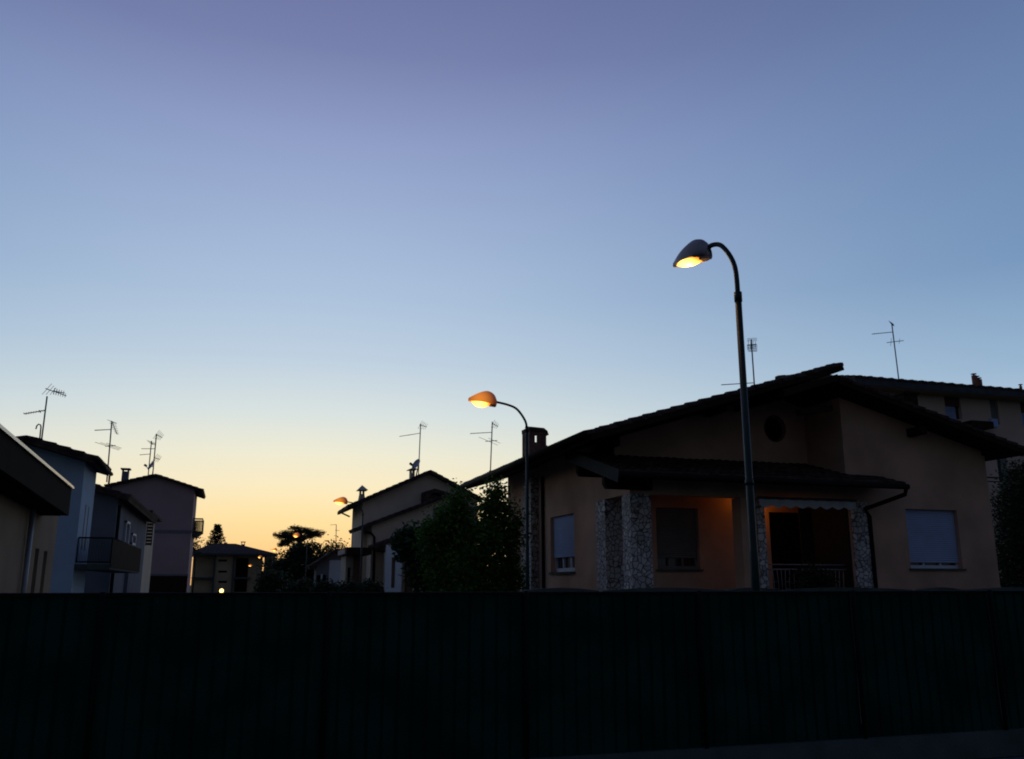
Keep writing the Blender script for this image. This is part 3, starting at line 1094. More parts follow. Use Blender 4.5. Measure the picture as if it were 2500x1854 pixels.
# bush at the right edge
Yb = 23
lb = [lobe(2495, 1180, Yb, 36, 50), lobe(2470, 1240, Yb, 42, 60), lobe(2520, 1250, Yb, 60, 90), lobe(2475, 1330, Yb, 46, 60), lobe(2540, 1380, Yb, 80, 90), lobe(2470, 1420, Yb, 50, 60), lobe(2600, 1230, Yb, 70, 90)]
tree('garden_bush', 'tall leafy bush beyond the right corner of the salmon house', (oY(2530, 1440, Yb).x, Yb, 0), 2.4, 0.1, lb, 24000, 0.07, 'leaf_dark', 13, 'bush')
# low shrubs between the lamps and the stepped house
for i, (px, py, Y, rx, rz, lab) in enumerate([(905, 1446, 41, 24, 16, 'rounded garden shrub at the foot of the dark drainpipe of the beige house'),
                                              (858, 1446, 42, 36, 16, 'low wide garden shrub under the beige house canopy'),
                                              (795, 1446, 43, 26, 12, 'low shrub in front of the grey garage door'),
                                              (735, 1444, 60, 36, 14, 'dark hedge bush right of the far street, under the cedar'),
                                              (668, 1425, 70, 34, 26, 'dark shrub left of the hedge under the cedar')]):
    lb = [lobe(px, py, Y, rx, rz), lobe(px - rx * .5, py + 14, Y, rx * .6, rz * .8), lobe(px + rx * .5, py + 12, Y, rx * .6, rz * .8), lobe(px, py + 40, Y, rx, rz * 1.3)]
    tree('garden_shrub', lab, (oY(px, py, Y).x, Y, 0), 0.6, 0.05, lb, 5000, 0.11 if Y < 50 else 0.16, 'leaf_dark', 20 + i, 'shrub', 'shrubs behind the fence', spread=1.4)
# big round tree below the cedar
Yc = 118
lb = [lobe(732, 1352, Yc, 34, 24), lobe(704, 1378, Yc, 30, 30), lobe(762, 1350, Yc, 32, 30), lobe(740, 1395, Yc, 58, 44), lobe(690, 1410, Yc, 36, 34), lobe(785, 1385, Yc, 28, 34), lobe(745, 1430, Yc, 62, 40), lobe(680, 1385, Yc, 14, 16)]
tree('round_tree', 'dense round dark tree standing below the flat topped cedar', (oY(735, 1440, Yc).x, Yc, 0), 3.5, 0.3, lb, 22000, 0.2, 'leaf_dark', 31, spread=1.3)
# flat topped cedar
Yd = 132
root = thing('cedar_tree', 'flat topped cedar with layered horizontal branches against the sunset', 'tree', (oY(738, 1440, Yd).x, Yd, 0))
b = Vector(root.location)
k = Yd / 2205
m = MB()
zt = oY(738, 1300, Yd).z
m.tube([b, b + Vector((0.4, 0, zt * 0.5)), (oY(735, 1330, Yd)), oY(729, 1292, Yd)], [0.5, 0.4, 0.28, 0.1], 8)
layers = []
for (xa, xb_, ya, yb_) in [(706, 752, 1290, 1291), (690, 735, 1301, 1298), (674, 715, 1305, 1310), (745, 788, 1303, 1300), (738, 770, 1297, 1298), (680, 712, 1312, 1312), (755, 782, 1308, 1306),
                           (700, 760, 1310, 1312), (684, 704, 1330, 1326), (690, 720, 1322, 1318)]:
    pa, pb = oY(xa, ya, Yd), oY(xb_, yb_, Yd)
    tr = oY(736, (ya + yb_) / 2 + 12, Yd)
    for q in (pa, pb):
        m.tube([tr, (tr + q) / 2 + Vector((0, 0, 0.1)), q], [0.14, 0.1, 0.04], 5)
    for i in range(7):
        c = pa.lerp(pb, i / 6)
        layers.append((c.x, c.y + rnd.uniform(-1, 1), c.z + rnd.uniform(-.06, .06), 0.42, 1.6, 0.10 + 0.08 * rnd.random()))
m.build('trunk', 'bark', root, True)
v, f = leaf_cloud(layers, 12000, 0.11, 41, 1.6, 0.1, 1.3)
np_mesh('crown', v, f, 'needle', root)


def conifer(name, label, px, ytop, ybase, wpx, Y, seed):
    p0 = oY(px, ybase, Y)
    p1 = oY(px, ytop, Y)
    root = thing(name, label, 'tree', (p0.x, Y, 0))
    b = Vector(root.location)
    hw = wpx * Y / 2205 / 2
    m = MB().tube([b, p1], [0.3, 0.05], 6)
    lob_ = []
    rr = random.Random(seed)
    nl = 11
    for j in range(nl):
        t = j / nl
        z = p0.z - 1 + (p1.z - p0.z + 1) * t
        r_ = hw * (1 - t) ** 0.9 + 0.1
        for q in range(7):
            a = 2 * math.pi * (q + 0.5 * (j % 2)) / 7 + rr.uniform(-.2, .2)
            e = Vector((p0.x + math.cos(a) * r_, Y + math.sin(a) * r_, z + 0.5 + rr.uniform(-.1, .15)))
            m.tube([Vector((p0.x, Y, z)), e], [0.05, 0.02], 4)
            for s_ in (0.35, 0.65, 0.92):
                lob_.append((p0.x + math.cos(a) * r_ * s_, Y + math.sin(a) * r_ * s_, z + 0.5 * s_ * s_, 0.2, 0.2, 0.1))
    m.build('trunk', 'bark', root, True)
    v, f = leaf_cloud(lob_, 9000, 0.13, seed, 2.0, 0.1, 1.2)
    np_mesh('crown', v, f, 'needle', root)


conifer('spruce_tree', 'small pointed spruce rising behind the far hip roof house', 526, 1281, 1350, 66, 190, 51)
Yq = 110
tree('thin_tree', 'thin leafy tree between the cedar and the stepped beige house', (oY(815, 1440, Yq).x, Yq, 0), 4, 0.12,
     [lobe(805, 1338, Yq, 12, 8), lobe(818, 1335, Yq, 7, 12), lobe(829, 1333, Yq, 5, 12), lobe(838, 1345, Yq, 9, 8), lobe(826, 1352, Yq, 30, 12), lobe(820, 1375, Yq, 40, 18), lobe(795, 1345, Yq, 10, 7)], 3000, 0.17, 'leaf_dark', 61, hollow=0.2)
Yq = 150
tree('thin_tree', 'sparse small tree between the mauve house and the hip roof house', (oY(470, 1440, Yq).x, Yq, 0), 6, 0.14,
     [lobe(470, 1322, Yq, 8, 7), lobe(478, 1326, Yq, 6, 7), lobe(466, 1334, Yq, 8, 6), lobe(474, 1345, Yq, 10, 8)], 500, 0.22, 'leaf_dark', 62, hollow=0.2)
tree('thin_tree', 'leafy tree at the right end of the far hip roof house', (oY(665, 1440, 140).x, 140, 0), 4, 0.14,
     [lobe(668, 1385, 140, 12, 14), lobe(662, 1400, 140, 18, 16), lobe(672, 1372, 140, 8, 8), lobe(655, 1420, 140, 20, 18)], 1500, 0.26, 'leaf_dark', 63, hollow=0.2)


# ------------------------------------------------------------------ houses on the left of the street
# low brown building at the left edge
XA = -3.0
g = thing('low_building', 'low brown building with a deep dark fascia and bright metal roof edge', 'building', (-5, 15, 0))
ya, yb = 16.12, 16.45
m = MB()
for (u0, u1, holes) in [(9.0, 17.77, [(16.12, 16.42, 1.0, 2.17), (16.84, 17.14, 1.0, 2.15)])]:
    wall_x(m, XA - 0.3, XA, u0, u1, 0, 2.83, holes)
m.box(-9, XA - 0.3, 17.47, 17.77, 0, 2.83)
m.build('wall', 'stucco_brown', g)
for u in (16.12, 16.84):
    MB().box(XA - 0.2, XA - 0.17, u, u + 0.30, 1.0, 2.17).build('window', 'glass', g)
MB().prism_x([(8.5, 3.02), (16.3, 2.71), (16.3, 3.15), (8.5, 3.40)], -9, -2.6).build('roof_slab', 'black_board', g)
MB().prism_x([(8.5, 3.405), (16.34, 3.155), (16.34, 3.197), (8.5, 3.447)], -9, -2.57).build('metal_edge', 'bright_metal', g)
m = MB()
m.prism_x([(8.5, 2.95), (16.25, 2.70), (16.25, 2.82), (8.5, 3.05)], -8.9, -2.72)
m.prism_x([(16.26, 2.835), (17.80, 2.835), (17.80, 2.95), (16.26, 3.1)], -8.9, -2.98)
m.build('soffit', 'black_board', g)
MB().tube([(XA + 0.06, 15.26, 2.85), (XA + 0.06, 15.30, 0)], 0.04, 10).build('downpipe', 'zinc', g, True)


def gable_house(root, Y0, Y1, wl, wr, el, er, ap, ov, mat, th=0.2, zb=0, holes=(), roofmat='tile', front=0.5):
    """Y0 front wall; wl/wr wall x; el, er, ap = (x,z) top of roof at left eave, right eave, apex on the verge plane"""
    def zr(x):
        if x < ap[0]:
            return el[1] + (x - el[0]) * (ap[1] - el[1]) / (ap[0] - el[0])
        return er[1] + (x - er[0]) * (ap[1] - er[1]) / (ap[0] - er[0])
    t = th + 0.02
    m = MB()
    e0 = min(zr(wl), zr(wr)) - t - 0.001
    wall_y(m, Y0, Y0 + 0.3, wl, wr, zb, e0, holes)
    pts = [(wl, e0), (wr, e0), (wr, zr(wr) - t)]
    if wl < ap[0] < wr:
        pts.append((ap[0], ap[1] - t))
    pts.append((wl, zr(wl) - t))
    m.prism_y(pts, Y0, Y0 + 0.3)
    m.box(wl, wl + 0.3, Y0 + 0.3, Y1, zb, zr(wl) - t)
    m.box(wr - 0.3, wr, Y0 + 0.3, Y1, zb, zr(wr) - t)
    m.build('wall', mat, root)
    rm = MB()
    ya_, yb_ = Y0 - ov, Y1 + 0.3
    if el[0] < ap[0] - 0.1:
        A_ = Vector((ap[0] - el[0], 0, ap[1] - el[1]))
        tiles(rm, (el[0], ya_, el[1] - 0.05), (0, 1, 0), yb_ - ya_, A_, A_.length, 0.4, 0.3, 0.03, 0.04, 3, 0.08)
        slab_from_quad(rm, (el[0] + 0.01, ya_ + 0.02, el[1] - 0.09), (0, 1, 0), yb_ - ya_ - 0.04, A_, A_.length - 0.02, th - 0.05)
    if er[0] > ap[0] + 0.1:
        A_ = Vector((ap[0] - er[0], 0, ap[1] - er[1]))
        tiles(rm, (er[0], ya_, er[1] - 0.05), (0, 1, 0), yb_ - ya_, A_, A_.length, 0.4, 0.3, 0.03, 0.04, 3, 0.08)
        slab_from_quad(rm, (er[0] - 0.01, ya_ + 0.02, er[1] - 0.09), (0, 1, 0), yb_ - ya_ - 0.04, A_, A_.length - 0.02, th - 0.05)
    rm.build('roof', roofmat, root)
    return zr


def xz(px, py, Y):
    p = oY(px, py, Y)
    return (p.x, p.z)


# white blue house
Y2 = 28.0
h2 = thing('white_house', 'tall bluish white house with a tiled gable, behind the low brown building', 'house', (-8, Y2, 0))
V2 = Y2 - 0.55
ap = xz(62, 1060, V2)
er = xz(236, 1113, V2)
sl = (ap[1] - er[1]) / (er[0] - ap[0])
el = (ap[0] - 3.6, ap[1] - 3.6 * 0.28)
wr2 = oY(205, 1160, Y2).x
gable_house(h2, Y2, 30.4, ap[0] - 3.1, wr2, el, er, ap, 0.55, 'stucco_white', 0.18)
MB().tube([(er[0] + 0.03, V2, er[1] - 0.13), (er[0] + 0.03, 30.75, er[1] - 0.15)], 0.06, 8).build('gutter', 'copper', h2, True)
MB().tube([(er[0] + 0.0, 30.6, er[1] - 0.2), (er[0] + 0.0, 30.6, oY(262, 1182, 30.6).z)], 0.03, 8).build('downpipe', 'copper', h2, True)
m = MB()
m.box(wr2 - 0.02, wr2 + 0.012, 28.9, 29.0, 2.6, 3.9)
m.box(wr2 - 0.02, wr2 + 0.012, 29.5, 29.6, 2.6, 3.9)
m.build('shutter', 'shutter_grey', h2)
# gallery balcony
bx1 = oY(268, 1375, Y2).x
zr0, zr1 = oY(230, 1313, Y2).z, oY(230, 1375, Y2).z
MB().box(wr2, bx1, Y2 + 0.05, 37.0, zr1 - 0.18, zr1 - 0.03).build('balcony_slab', 'concrete', h2)
m = MB()
m.tube([(wr2 + 0.03, Y2 + 0.1, zr0), (bx1, Y2 + 0.1, zr0), (bx1, 37, zr0)], 0.025, 6)
m.tube([(wr2 + 0.03, Y2 + 0.1, zr1 + 0.03), (bx1, Y2 + 0.1, zr1 + 0.03)], 0.02, 6)
nb = 22
for i in range(nb + 1):
    x = wr2 + 0.03 + (bx1 - wr2 - 0.03) * i / nb
    m.tube([(x, Y2 + 0.1, zr1), (x, Y2 + 0.1, zr0)], 0.022 if i in (0, nb) else 0.008, 5)
m.build('balcony_railing', 'fence_metal', h2, True)
MB().box(bx1 - 0.01, bx1 + 0.02, Y2 + 0.12, 37, zr1 - 0.12, zr0 - 0.02).build('railing_screen', 'black_board', h2)

# slate house behind it
Y3 = 37.0
h3 = thing('slate_house', 'dull slate coloured house with a sagging tile roof, between the white and the mauve house', 'house', (-6, Y3, 0))
V3 = Y3 - 0.5
er = xz(318, 1207, V3)
ap = xz(215, 1176, V3)
el = (ap[0] - 1.5, ap[1] - 0.3)
wr3 = oY(285, 1250, Y3).x
gable_house(h3, Y3, 50, ap[0] - 1.0, wr3, el, er, ap, 0.5, 'stucco_slate', 0.22)
MB().tube([(wr3 + 0.05, Y3 + 0.3, er[1] - 0.35), (wr3 + 0.05, Y3 + 0.3, 0)], 0.06, 8).build('downpipe', 'copper', h3, True)
for (pa, pb, z0, z1) in [(300, 309, 1335, 1268), (318, 327, 1334, 1300)]:
    q0, q1 = oX(pa, 1330, wr3 + 0.02), oX(pb, 1330, wr3 + 0.02)
    za, zb_ = oX(pb, z0, wr3).z, oX(pa, z1, wr3).z
    fm = MB()
    for (a0, a1, b0, b1) in [(q0.y, q0.y + .12, za, zb_), (q1.y - .12, q1.y, za, zb_), (q0.y, q1.y, zb_ - 0.1, zb_), (q0.y, q1.y, za, za + 0.1)]:
        fm.box(wr3 + 0.001, wr3 + 0.10, a0, a1, b0, b1)
    wn = fm.build('window', 'white_paint', h3)
    MB().box(wr3 + 0.002, wr3 + 0.03, q0.y + 0.1, q1.y - 0.1, za + 0.1, zb_ - 0.1).build('pane', 'glass', wn)
# cream annex
Y3b = 52.0
h3b = thing('cream_house', 'narrow cream house with slatted brown shutter under its eave, before the mauve house', 'house', (-3.5, Y3b, 0))
xa, za = xz(325, 1300, Y3b)
xb2, _ = xz(354, 1300, Y3b)
zt = xz(340, 1255, Y3b)[1]
MB().box(xa - 0.6, xb2, Y3b, Y3b + 6, 0, zt).build('wall', 'stucco_cream', h3b)
r0, r1 = xz(330, 1253, Y3b), xz(376, 1249, Y3b)
MB().box(r0[0] - 0.9, r1[0], Y3b - 0.7, Y3b + 6.5, zt, zt + 0.16).build('roof', 'tile', h3b)
s0, s1 = xz(357, 1333, Y3b), xz(376, 1262, Y3b)
sm = MB()
ns_ = 9
for i in range(ns_):
    z = s0[1] + (s1[1] - s0[1]) * (i + 0.5) / ns_
    hh = (s1[1] - s0[1]) / ns_
    sm.box(s0[0], s1[0], Y3b - 0.3, Y3b - 0.24, z - hh * 0.36, z + hh * 0.36)
sm.box(s0[0] - 0.03, s0[0], Y3b - 0.32, Y3b - 0.22, s0[1], zt)
sm.box(s1[0], s1[0] + 0.03, Y3b - 0.32, Y3b - 0.22, s0[1], zt)
sm.build('shutter', 'brown_wood', h3b)
MB().box(*[v for v in (xz(340, 1400, Y3b)[0], xz(352, 1400, Y3b)[0])], Y3b - 3.0, Y3b - 2.7, 0, xz(345, 1355, Y3b)[1]).build('porch_pillar', 'white_paint', h3b)
MB().box(xz(268, 1400, Y3b)[0], xz(352, 1400, Y3b)[0], Y3b - 3.02, Y3b - 2.2, xz(345, 1345, Y3b)[1], xz(345, 1336, Y3b)[1]).build('porch_roof', 'wood', h3b)
MB().box(xz(300, 1400, 42)[0], xz(314, 1400, 42)[0], 42, 42.3, 0, xz(300, 1335, 42)[1]).build('post', 'stucco_slate', h3b)

# mauve house
Y4 = 64.0
V4 = Y4 - 0.4
h4 = thing('mauve_house', 'plain mauve house end with a shallow gable and a pale string course', 'house', (-5, Y4, 0))
ap, el, er = xz(380, 1156, V4), xz(255, 1183, V4), xz(496, 1194, V4)
wl4, wr4 = xz(262, 1300, Y4)[0], xz(466, 1310, Y4)[0]
gable_house(h4, Y4, Y4 + 5.2, wl4 - 0.0, wr4, el, er, ap, 0.4, 'stucco_mauve', 0.14)
zm = xz(420, 1298, Y4)[1]
MB().box(wl4, wr4 + 0.03, Y4 - 0.04, Y4 - 0.001, zm - 0.1, zm + 0.1).build('string_course', 'stucco_slate', h4)
zm = xz(420, 1402, Y4)[1]
MB().box(wl4, wr4 + 0.04, Y4 - 0.05, Y4 - 0.001, zm - 0.12, zm).build('plinth_band', 'stucco_slate', h4)
MB().box(wl4, wr4 + 0.01, Y4 - 0.03, Y4 - 0.001, 0, zm - 0.121).build('plinth', 'wood', h4)
c0, c1 = xz(297, 1160, Y4 + 2), xz(313, 1160, Y4 + 2)
zt, zo, zb_ = xz(305, 1144, Y4 + 2)[1], xz(305, 1151, Y4 + 2)[1], xz(305, 1180, Y4 + 2)[1]
cm = MB().box(c0[0], c1[0], Y4 + 2, Y4 + 2.6, zb_ - 0.5, zo)
for x in (c0[0], c1[0] - 0.07):
    for y in (Y4 + 2, Y4 + 2.53):
        cm.box(x, x + 0.07, y, y + 0.07, zo, zt - 0.06)
cm.box(c0[0] - 0.1, c1[0] + 0.1, Y4 + 1.9, Y4 + 2.7, zt - 0.06, zt + 0.02)
cm.build('chimney', 'stucco_slate', h4)
b0 = xz(468, 1300, Y4 + 3)
b1 = xz(495, 1300, Y4 + 3)
zs, zr_, zl = xz(480, 1302, Y4 + 3)[1], xz(480, 1270, Y4 + 3)[1], xz(480, 1308, Y4 + 3)[1]
bm = MB().prism_y([(wr4, zl - 0.12), (b1[0] - 0.35, zl - 0.1), (b1[0], zs + 0.05), (wr4, zs + 0.05)], Y4 + 1.6, Y4 + 4.4)
bm.build('balcony_slab', 'concrete', h4)
bm = MB()
for y in (Y4 + 1.6, Y4 + 4.4):
    bm.tube([(wr4, y, zr_), (b1[0], y, zr_)], 0.04, 5)
    for i in range(9):
        x = wr4 + (b1[0] - wr4) * (i + 0.5) / 9
        bm.tube([(x, y, zs), (x, y, zr_)], 0.02, 4)
bm.box(b1[0] - 0.05, b1[0], Y4 + 1.6, Y4 + 4.4, zs, zr_)
bm.build('balcony_railing', 'fence_metal', h4)

# far hip roof house closing the street
Y5 = 170.0
h5 = thing('hip_roof_house', 'far house with a wide low hip roof and a pale stair tower, closing the street', 'house', (2, Y5, 0))
e = [xz(457, 1345, Y5 - 1)[0], xz(679, 1354, Y5 - 1)[0]]
ze = xz(560, 1352, Y5)[1]
zt_ = xz(545, 1327, Y5 + 4)[1]
xr = [xz(520, 1327, Y5 + 4)[0], xz(575, 1327, Y5 + 4)[0]]
rm = MB()
vs = [(e[0], Y5 - 1.2, ze), (e[1], Y5 - 1.2, ze), (e[1], Y5 + 11, ze), (e[0], Y5 + 11, ze), (xr[0], Y5 + 4.5, zt_), (xr[1], Y5 + 4.5, zt_)]
vs += [(x, y, z - 0.28) for x, y, z in vs[:4]]
rm.add(vs, [(0, 1, 5, 4), (1, 2, 5), (2, 3, 4, 5), (3, 0, 4), (6, 7, 1, 0), (7, 8, 2, 1), (8, 9, 3, 2), (9, 6, 0, 3), (9, 8, 7, 6)])
rm.build('roof', 'tile', h5)
MB().box(e[0], e[1], Y5 - 1.26, Y5 - 1.201, ze - 0.3, ze - 0.02).build('gutter', 'fascia', h5)
wx = [xz(468, 1400, Y5)[0], xz(640, 1400, Y5)[0]]
MB().box(wx[0], wx[1], Y5 + 0.9, Y5 + 10, 0, ze - 0.281).build('wall', 'stucco_ochre', h5)
t0, t1 = xz(522, 1400, Y5)[0], xz(568, 1400, Y5)[0]
wm = MB()
hs = []
for yc in (1369, 1396, 1421):
    hs.append((xz(533, yc, Y5)[0], xz(554, yc, Y5)[0], xz(540, yc + 2.6, Y5)[1], xz(540, yc - 2.6, Y5)[1]))
wall_y(wm, Y5, Y5 + 0.3, t0, t1, 0, ze - 0.281, hs[::-1])
wm.build('stair_tower', 'stucco_ochre', h5)
for h in hs:
    MB().box(h[0], h[1], Y5 + 0.2, Y5 + 0.25, h[2], h[3]).build('window', 'dark', h5)
for px in (522, 569):
    x = xz(px, 1400, Y5)[0]
    MB().box(x - 0.17, x + 0.17, Y5 - 0.3, Y5 - 0.001, 0, ze - 0.281).build('column', 'fascia', h5)
for px in (653, 666):
    x = xz(px, 1375, Y5)[0]
    MB().box(x - 0.28, x + 0.28, Y5 - 0.3, Y5 + 0.3, 0, ze - 0.281).build('column', 'stucco_brown', h5)
    MB().box(x - 0.28, x + 0.28, Y5 + 9, Y5 + 9.5, 0, ze - 0.281).build('column', 'stucco_brown', h5)
z1_ = xz(600, 1411, Y5)[1]
MB().box(t1 + 0.2, xz(613, 1400, Y5)[0], Y5 - 0.2, Y5 + 0.895, z1_ - 0.15, z1_ + 0.1).build('balcony_slab', 'concrete', h5)
MB().box(wx[0], t0 - 0.2, Y5 - 0.2, Y5 + 0.895, z1_ - 0.15, z1_ + 0.1).build('balcony_slab', 'concrete', h5)
MB().box(t1 + 0.5, xz(605, 1400, Y5)[0], Y5 + 0.8, Y5 + 0.895, z1_ + 0.1, ze - 0.8).build('loggia_opening', 'dark', h5)
MB().box(t1 + 0.5, xz(605, 1400, Y5)[0], Y5 + 0.8, Y5 + 0.895, 0.3, z1_ - 0.3).build('loggia_opening', 'dark', h5)
c0, c1 = xz(589, 1330, Y5 + 5), xz(598, 1330, Y5 + 5)
zt = xz(593, 1323, Y5 + 5)[1]
cm = MB().box(c0[0], c1[0], Y5 + 5, Y5 + 6, ze, zt - 0.45)
for x in (c0[0], c1[0] - 0.12):
    cm.box(x, x + 0.12, Y5 + 5, Y5 + 6, zt - 0.45, zt - 0.1)
cm.box(c0[0] - 0.1, c1[0] + 0.1, Y5 + 4.9, Y5 + 6.1, zt - 0.1, zt + 0.03)
cm.build('chimney', 'stucco_slate', h5)

# lit garden globe
Yg = 60
p = oY(541, 1441, Yg)
gl = thing('garden_globe_lamp', 'bright yellow globe lamp on a short post just above the fence top', 'garden lamp', (p.x, Yg, 0))
MB().tube([(p.x, Yg, 0), (p.x, Yg, p.z - 0.2)], 0.05, 8).build('post', 'fence_metal', gl, True)
MB().lathe((p.x, Yg, p.z - 0.2), [(0.05, 0.02), (0.10, 0.06), (0.13, 0.15), (0.10, 0.24), (0.04, 0.28)], 12).build('globe', 'globe', gl, True)

# ------------------------------------------------------------------ stepped beige house beyond the salmon one
h6 = thing('stepped_house', 'beige house with three stepped gables and long sloping eaves, left of the salmon house', 'house', (10, 52, 0))


def part(name, parent):
    e_ = bpy.data.objects.new(name, None)
    COL.objects.link(e_)
    e_.parent = parent
    e_.matrix_parent_inverse = Matrix.Translation(-abs_loc(parent))
    return e_


VA, VB, VC = 51.0, 49.4, 48.0
ap, el, er = xz(1052, 1146, VA), xz(852, 1232, VA), xz(1180, 1216, VA)
zrA = gable_house(h6, VA + 0.5, 55.8, xz(882, 1300, VA + 0.5)[0], xz(1165, 1300, VA + 0.5)[0], el, er, ap, 0.5, 'stucco_beige', 0.17)
MB().box(el[0] - 0.08, el[0] + 0.02, VA, 56.0, el[1] - 0.22, el[1] - 0.05).build('gutter', 'copper', h6)
q = 55.7
MB().tube([oY(829, 1246, q), oY(830, 1251, q), oY(854, 1262, q)], 0.05, 8).build('downpipe', 'copper', h6, True)
ap, el, er = xz(1096, 1204, VB), xz(866, 1290, VB), xz(1150, 1240, VB)
gable_house(h6, VB + 0.4, VA + 0.49, xz(906, 1330, VB + 0.4)[0], xz(1150, 1330, VB + 0.4)[0], el, er, ap, 0.4, 'stucco_beige', 0.16)
ap2, el2, er2 = xz(1062, 1193, VA - 0.4), xz(1036, 1200, VA - 0.4), xz(1096, 1206, VA - 0.4)
ap3 = (ap2[0], ap2[1])
MB().prism_y([(el2[0], el2[1] - 1.2), (el2[0] + 0.25, el2[1] - 1.2), (el2[0] + 0.25, el2[1] - 0.25), (ap3[0], ap3[1] - 0.22), (er2[0], er2[1] - 0.2), (er2[0] + 0.3, er2[1]), (ap3[0], ap3[1]), (el2[0], el2[1] - 0.02)], VA - 0.4, VA + 0.45).build('dormer_roof', 'tile', h6)
el, er = xz(913, 1329, VC), xz(1071, 1271, VC)
sl = (er[1] - el[1]) / (er[0] - el[0])
apx = er[0] + 3.0
gable_house(h6, VC + 0.4, VB + 0.39, xz(943, 1380, VC + 0.4)[0], xz(1085, 1380, VC + 0.4)[0], el, (apx + 2, el[1] + sl * (apx - el[0]) - 0.3), (apx, el[1] + sl * (apx - el[0])), 0.4, 'stucco_beige', 0.2)
MB().tube([(el[0], VC + 0.1, el[1] - 0.15), (el[0] + 0.05, VC + 0.2, el[1] - 0.35), (xz(944, 1347, VC + .3)[0], VC + 0.33, xz(944, 1347, VC + .3)[1])], 0.045, 8).build('downpipe', 'copper', h6, True)
q = VB + 0.2
pts = [xz(889, 1299, q), xz(905, 1301, q), xz(914, 1312, q), xz(912, 1440, q)]
MB().tube([(a, q, b_) for a, b_ in pts], 0.07, 8).build('downpipe', 'copper', h6, True)
# white bay with a slot window
wy = VC + 0.0
a0, a1 = xz(941, 1390, wy)[0], xz(981, 1390, wy)[0]
ztop = xz(960, 1331, wy)[1]
s0_, s1_ = xz(955.5, 1400, wy)[0], xz(965, 1400, wy)[0]
m = MB()
wall_y(m, wy, wy + 0.38, a0, a1, 0, ztop, [(s0_, s1_, xz(955, 1436, wy)[1], xz(960, 1361, wy)[1])])
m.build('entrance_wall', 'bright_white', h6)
MB().box(s0_, s1_, wy + 0.2, wy + 0.25, xz(955, 1436, wy)[1], xz(960, 1361, wy)[1]).build('window', 'glass', h6)
MB().box(xz(992, 1400, wy)[0], xz(1006, 1400, wy)[0], wy - 0.2, wy + 0.39, 0, ztop).build('column', 'brown_wood', h6)
# dark upper window
a0, z0 = xz(1057, 1272, VB + 0.4)
a1, z1 = xz(1084, 1241, VB + 0.4)
wn = MB().box(a0, a1, VB + 0.34, VB + 0.398, z0, z1).build('window', 'shutter_grey', h6)
MB().box(a0 + 0.08, a1 - 0.08, VB + 0.32, VB + 0.338, z0 + 0.08, z1 - 0.08).build('pane', 'glass', wn)
# entrance canopy
yk = 46.0
k0, k1 = xz(846, 1354, yk), xz(908, 1341, yk)
MB().box(k0[0], k1[0], yk, VB + 0.38, k0[1], k1[1] + 0.08).build('canopy', 'wood', h6)
MB().box(k0[0] - 0.03, k0[0] - 0.001, yk + 0.6, VB + 0.2, k0[1] + 0.05, k1[1] + 0.02).build('canopy_lit_side', 'lit_side', h6)  # lit side of the dark canopy, its light put into a pale colour
MB().box(xz(862, 1400, 47)[0], xz(884, 1400, 47)[0], 47, 47.3, 0, k0[1]).build('column', 'brown_wood', h6)
MB().box(xz(843, 1400, 47.6)[0], xz(862, 1400, 47.6)[0], 47.6, 49.7, 0, k0[1]).build('porch_wall', 'stucco_cream', h6)
MB().box(xz(849, 1400, 47.5)[0], xz(855, 1400, 47.5)[0], 47.56, 47.599, 1.6, xz(850, 1386, 47.5)[1]).build('window', 'dark', h6)
# chimneys
Yx = VA + 3
x0, x1 = xz(879, 1200, Yx)[0], xz(892, 1200, Yx)[0]
zc, zb_ = xz(885, 1192, Yx)[1], xz(885, 1225, Yx)[1]
cm = MB()
xm, hw = (x0 + x1) / 2, (x1 - x0) / 2
cm.add([(xm - hw * 1.25, Yx, zb_), (xm + hw * 1.25, Yx, zb_), (xm + hw * 1.25, Yx + .7, zb_), (xm - hw * 1.25, Yx + .7, zb_),
        (xm - hw * .8, Yx + .1, zc - .35), (xm + hw * .8, Yx + .1, zc - .35), (xm + hw * .8, Yx + .6, zc - .35), (xm - hw * .8, Yx + .6, zc - .35)],
       [(0, 1, 5, 4), (1, 2, 6, 5), (2, 3, 7, 6), (3, 0, 4, 7), (4, 5, 6, 7)])
for x in (xm - hw * .8, xm + hw * .8 - .07):
    cm.box(x, x + .07, Yx + .1, Yx + .6, zc - .349, zc - .1)
cm.add([(xm - hw * 1.9, Yx - .15, zc - .12), (xm + hw * 1.9, Yx - .15, zc - .12), (xm + hw * 1.9, Yx + .85, zc - .12), (xm - hw * 1.9, Yx + .85, zc - .12), (xm, Yx + .35, zc + .22)],
       [(0, 1, 4), (1, 2, 4), (2, 3, 4), (3, 0, 4), (3, 2, 1, 0)])
cm.build('chimney', 'stucco_cream', h6)
x0, x1 = xz(1003, 1150, Yx)[0], xz(1013, 1150, Yx)[0]
zc, zb_ = xz(1005, 1147, Yx)[1], xz(1005, 1172, Yx)[1]
cm = MB().box(x0, x1, Yx, Yx + .5, zb_, zc - .2)
for x in (x0, x1 - .07):
    cm.box(x, x + .07, Yx, Yx + .5, zc - .2, zc)
cm.prism_y([(x0 - .2, zc - .02), (x1 + .1, zc), (x1 + .1, zc + .08), (x0 + .05, zc + .1)], Yx - .1, Yx + .6)
cm.build('chimney', 'stucco_cream', h6)

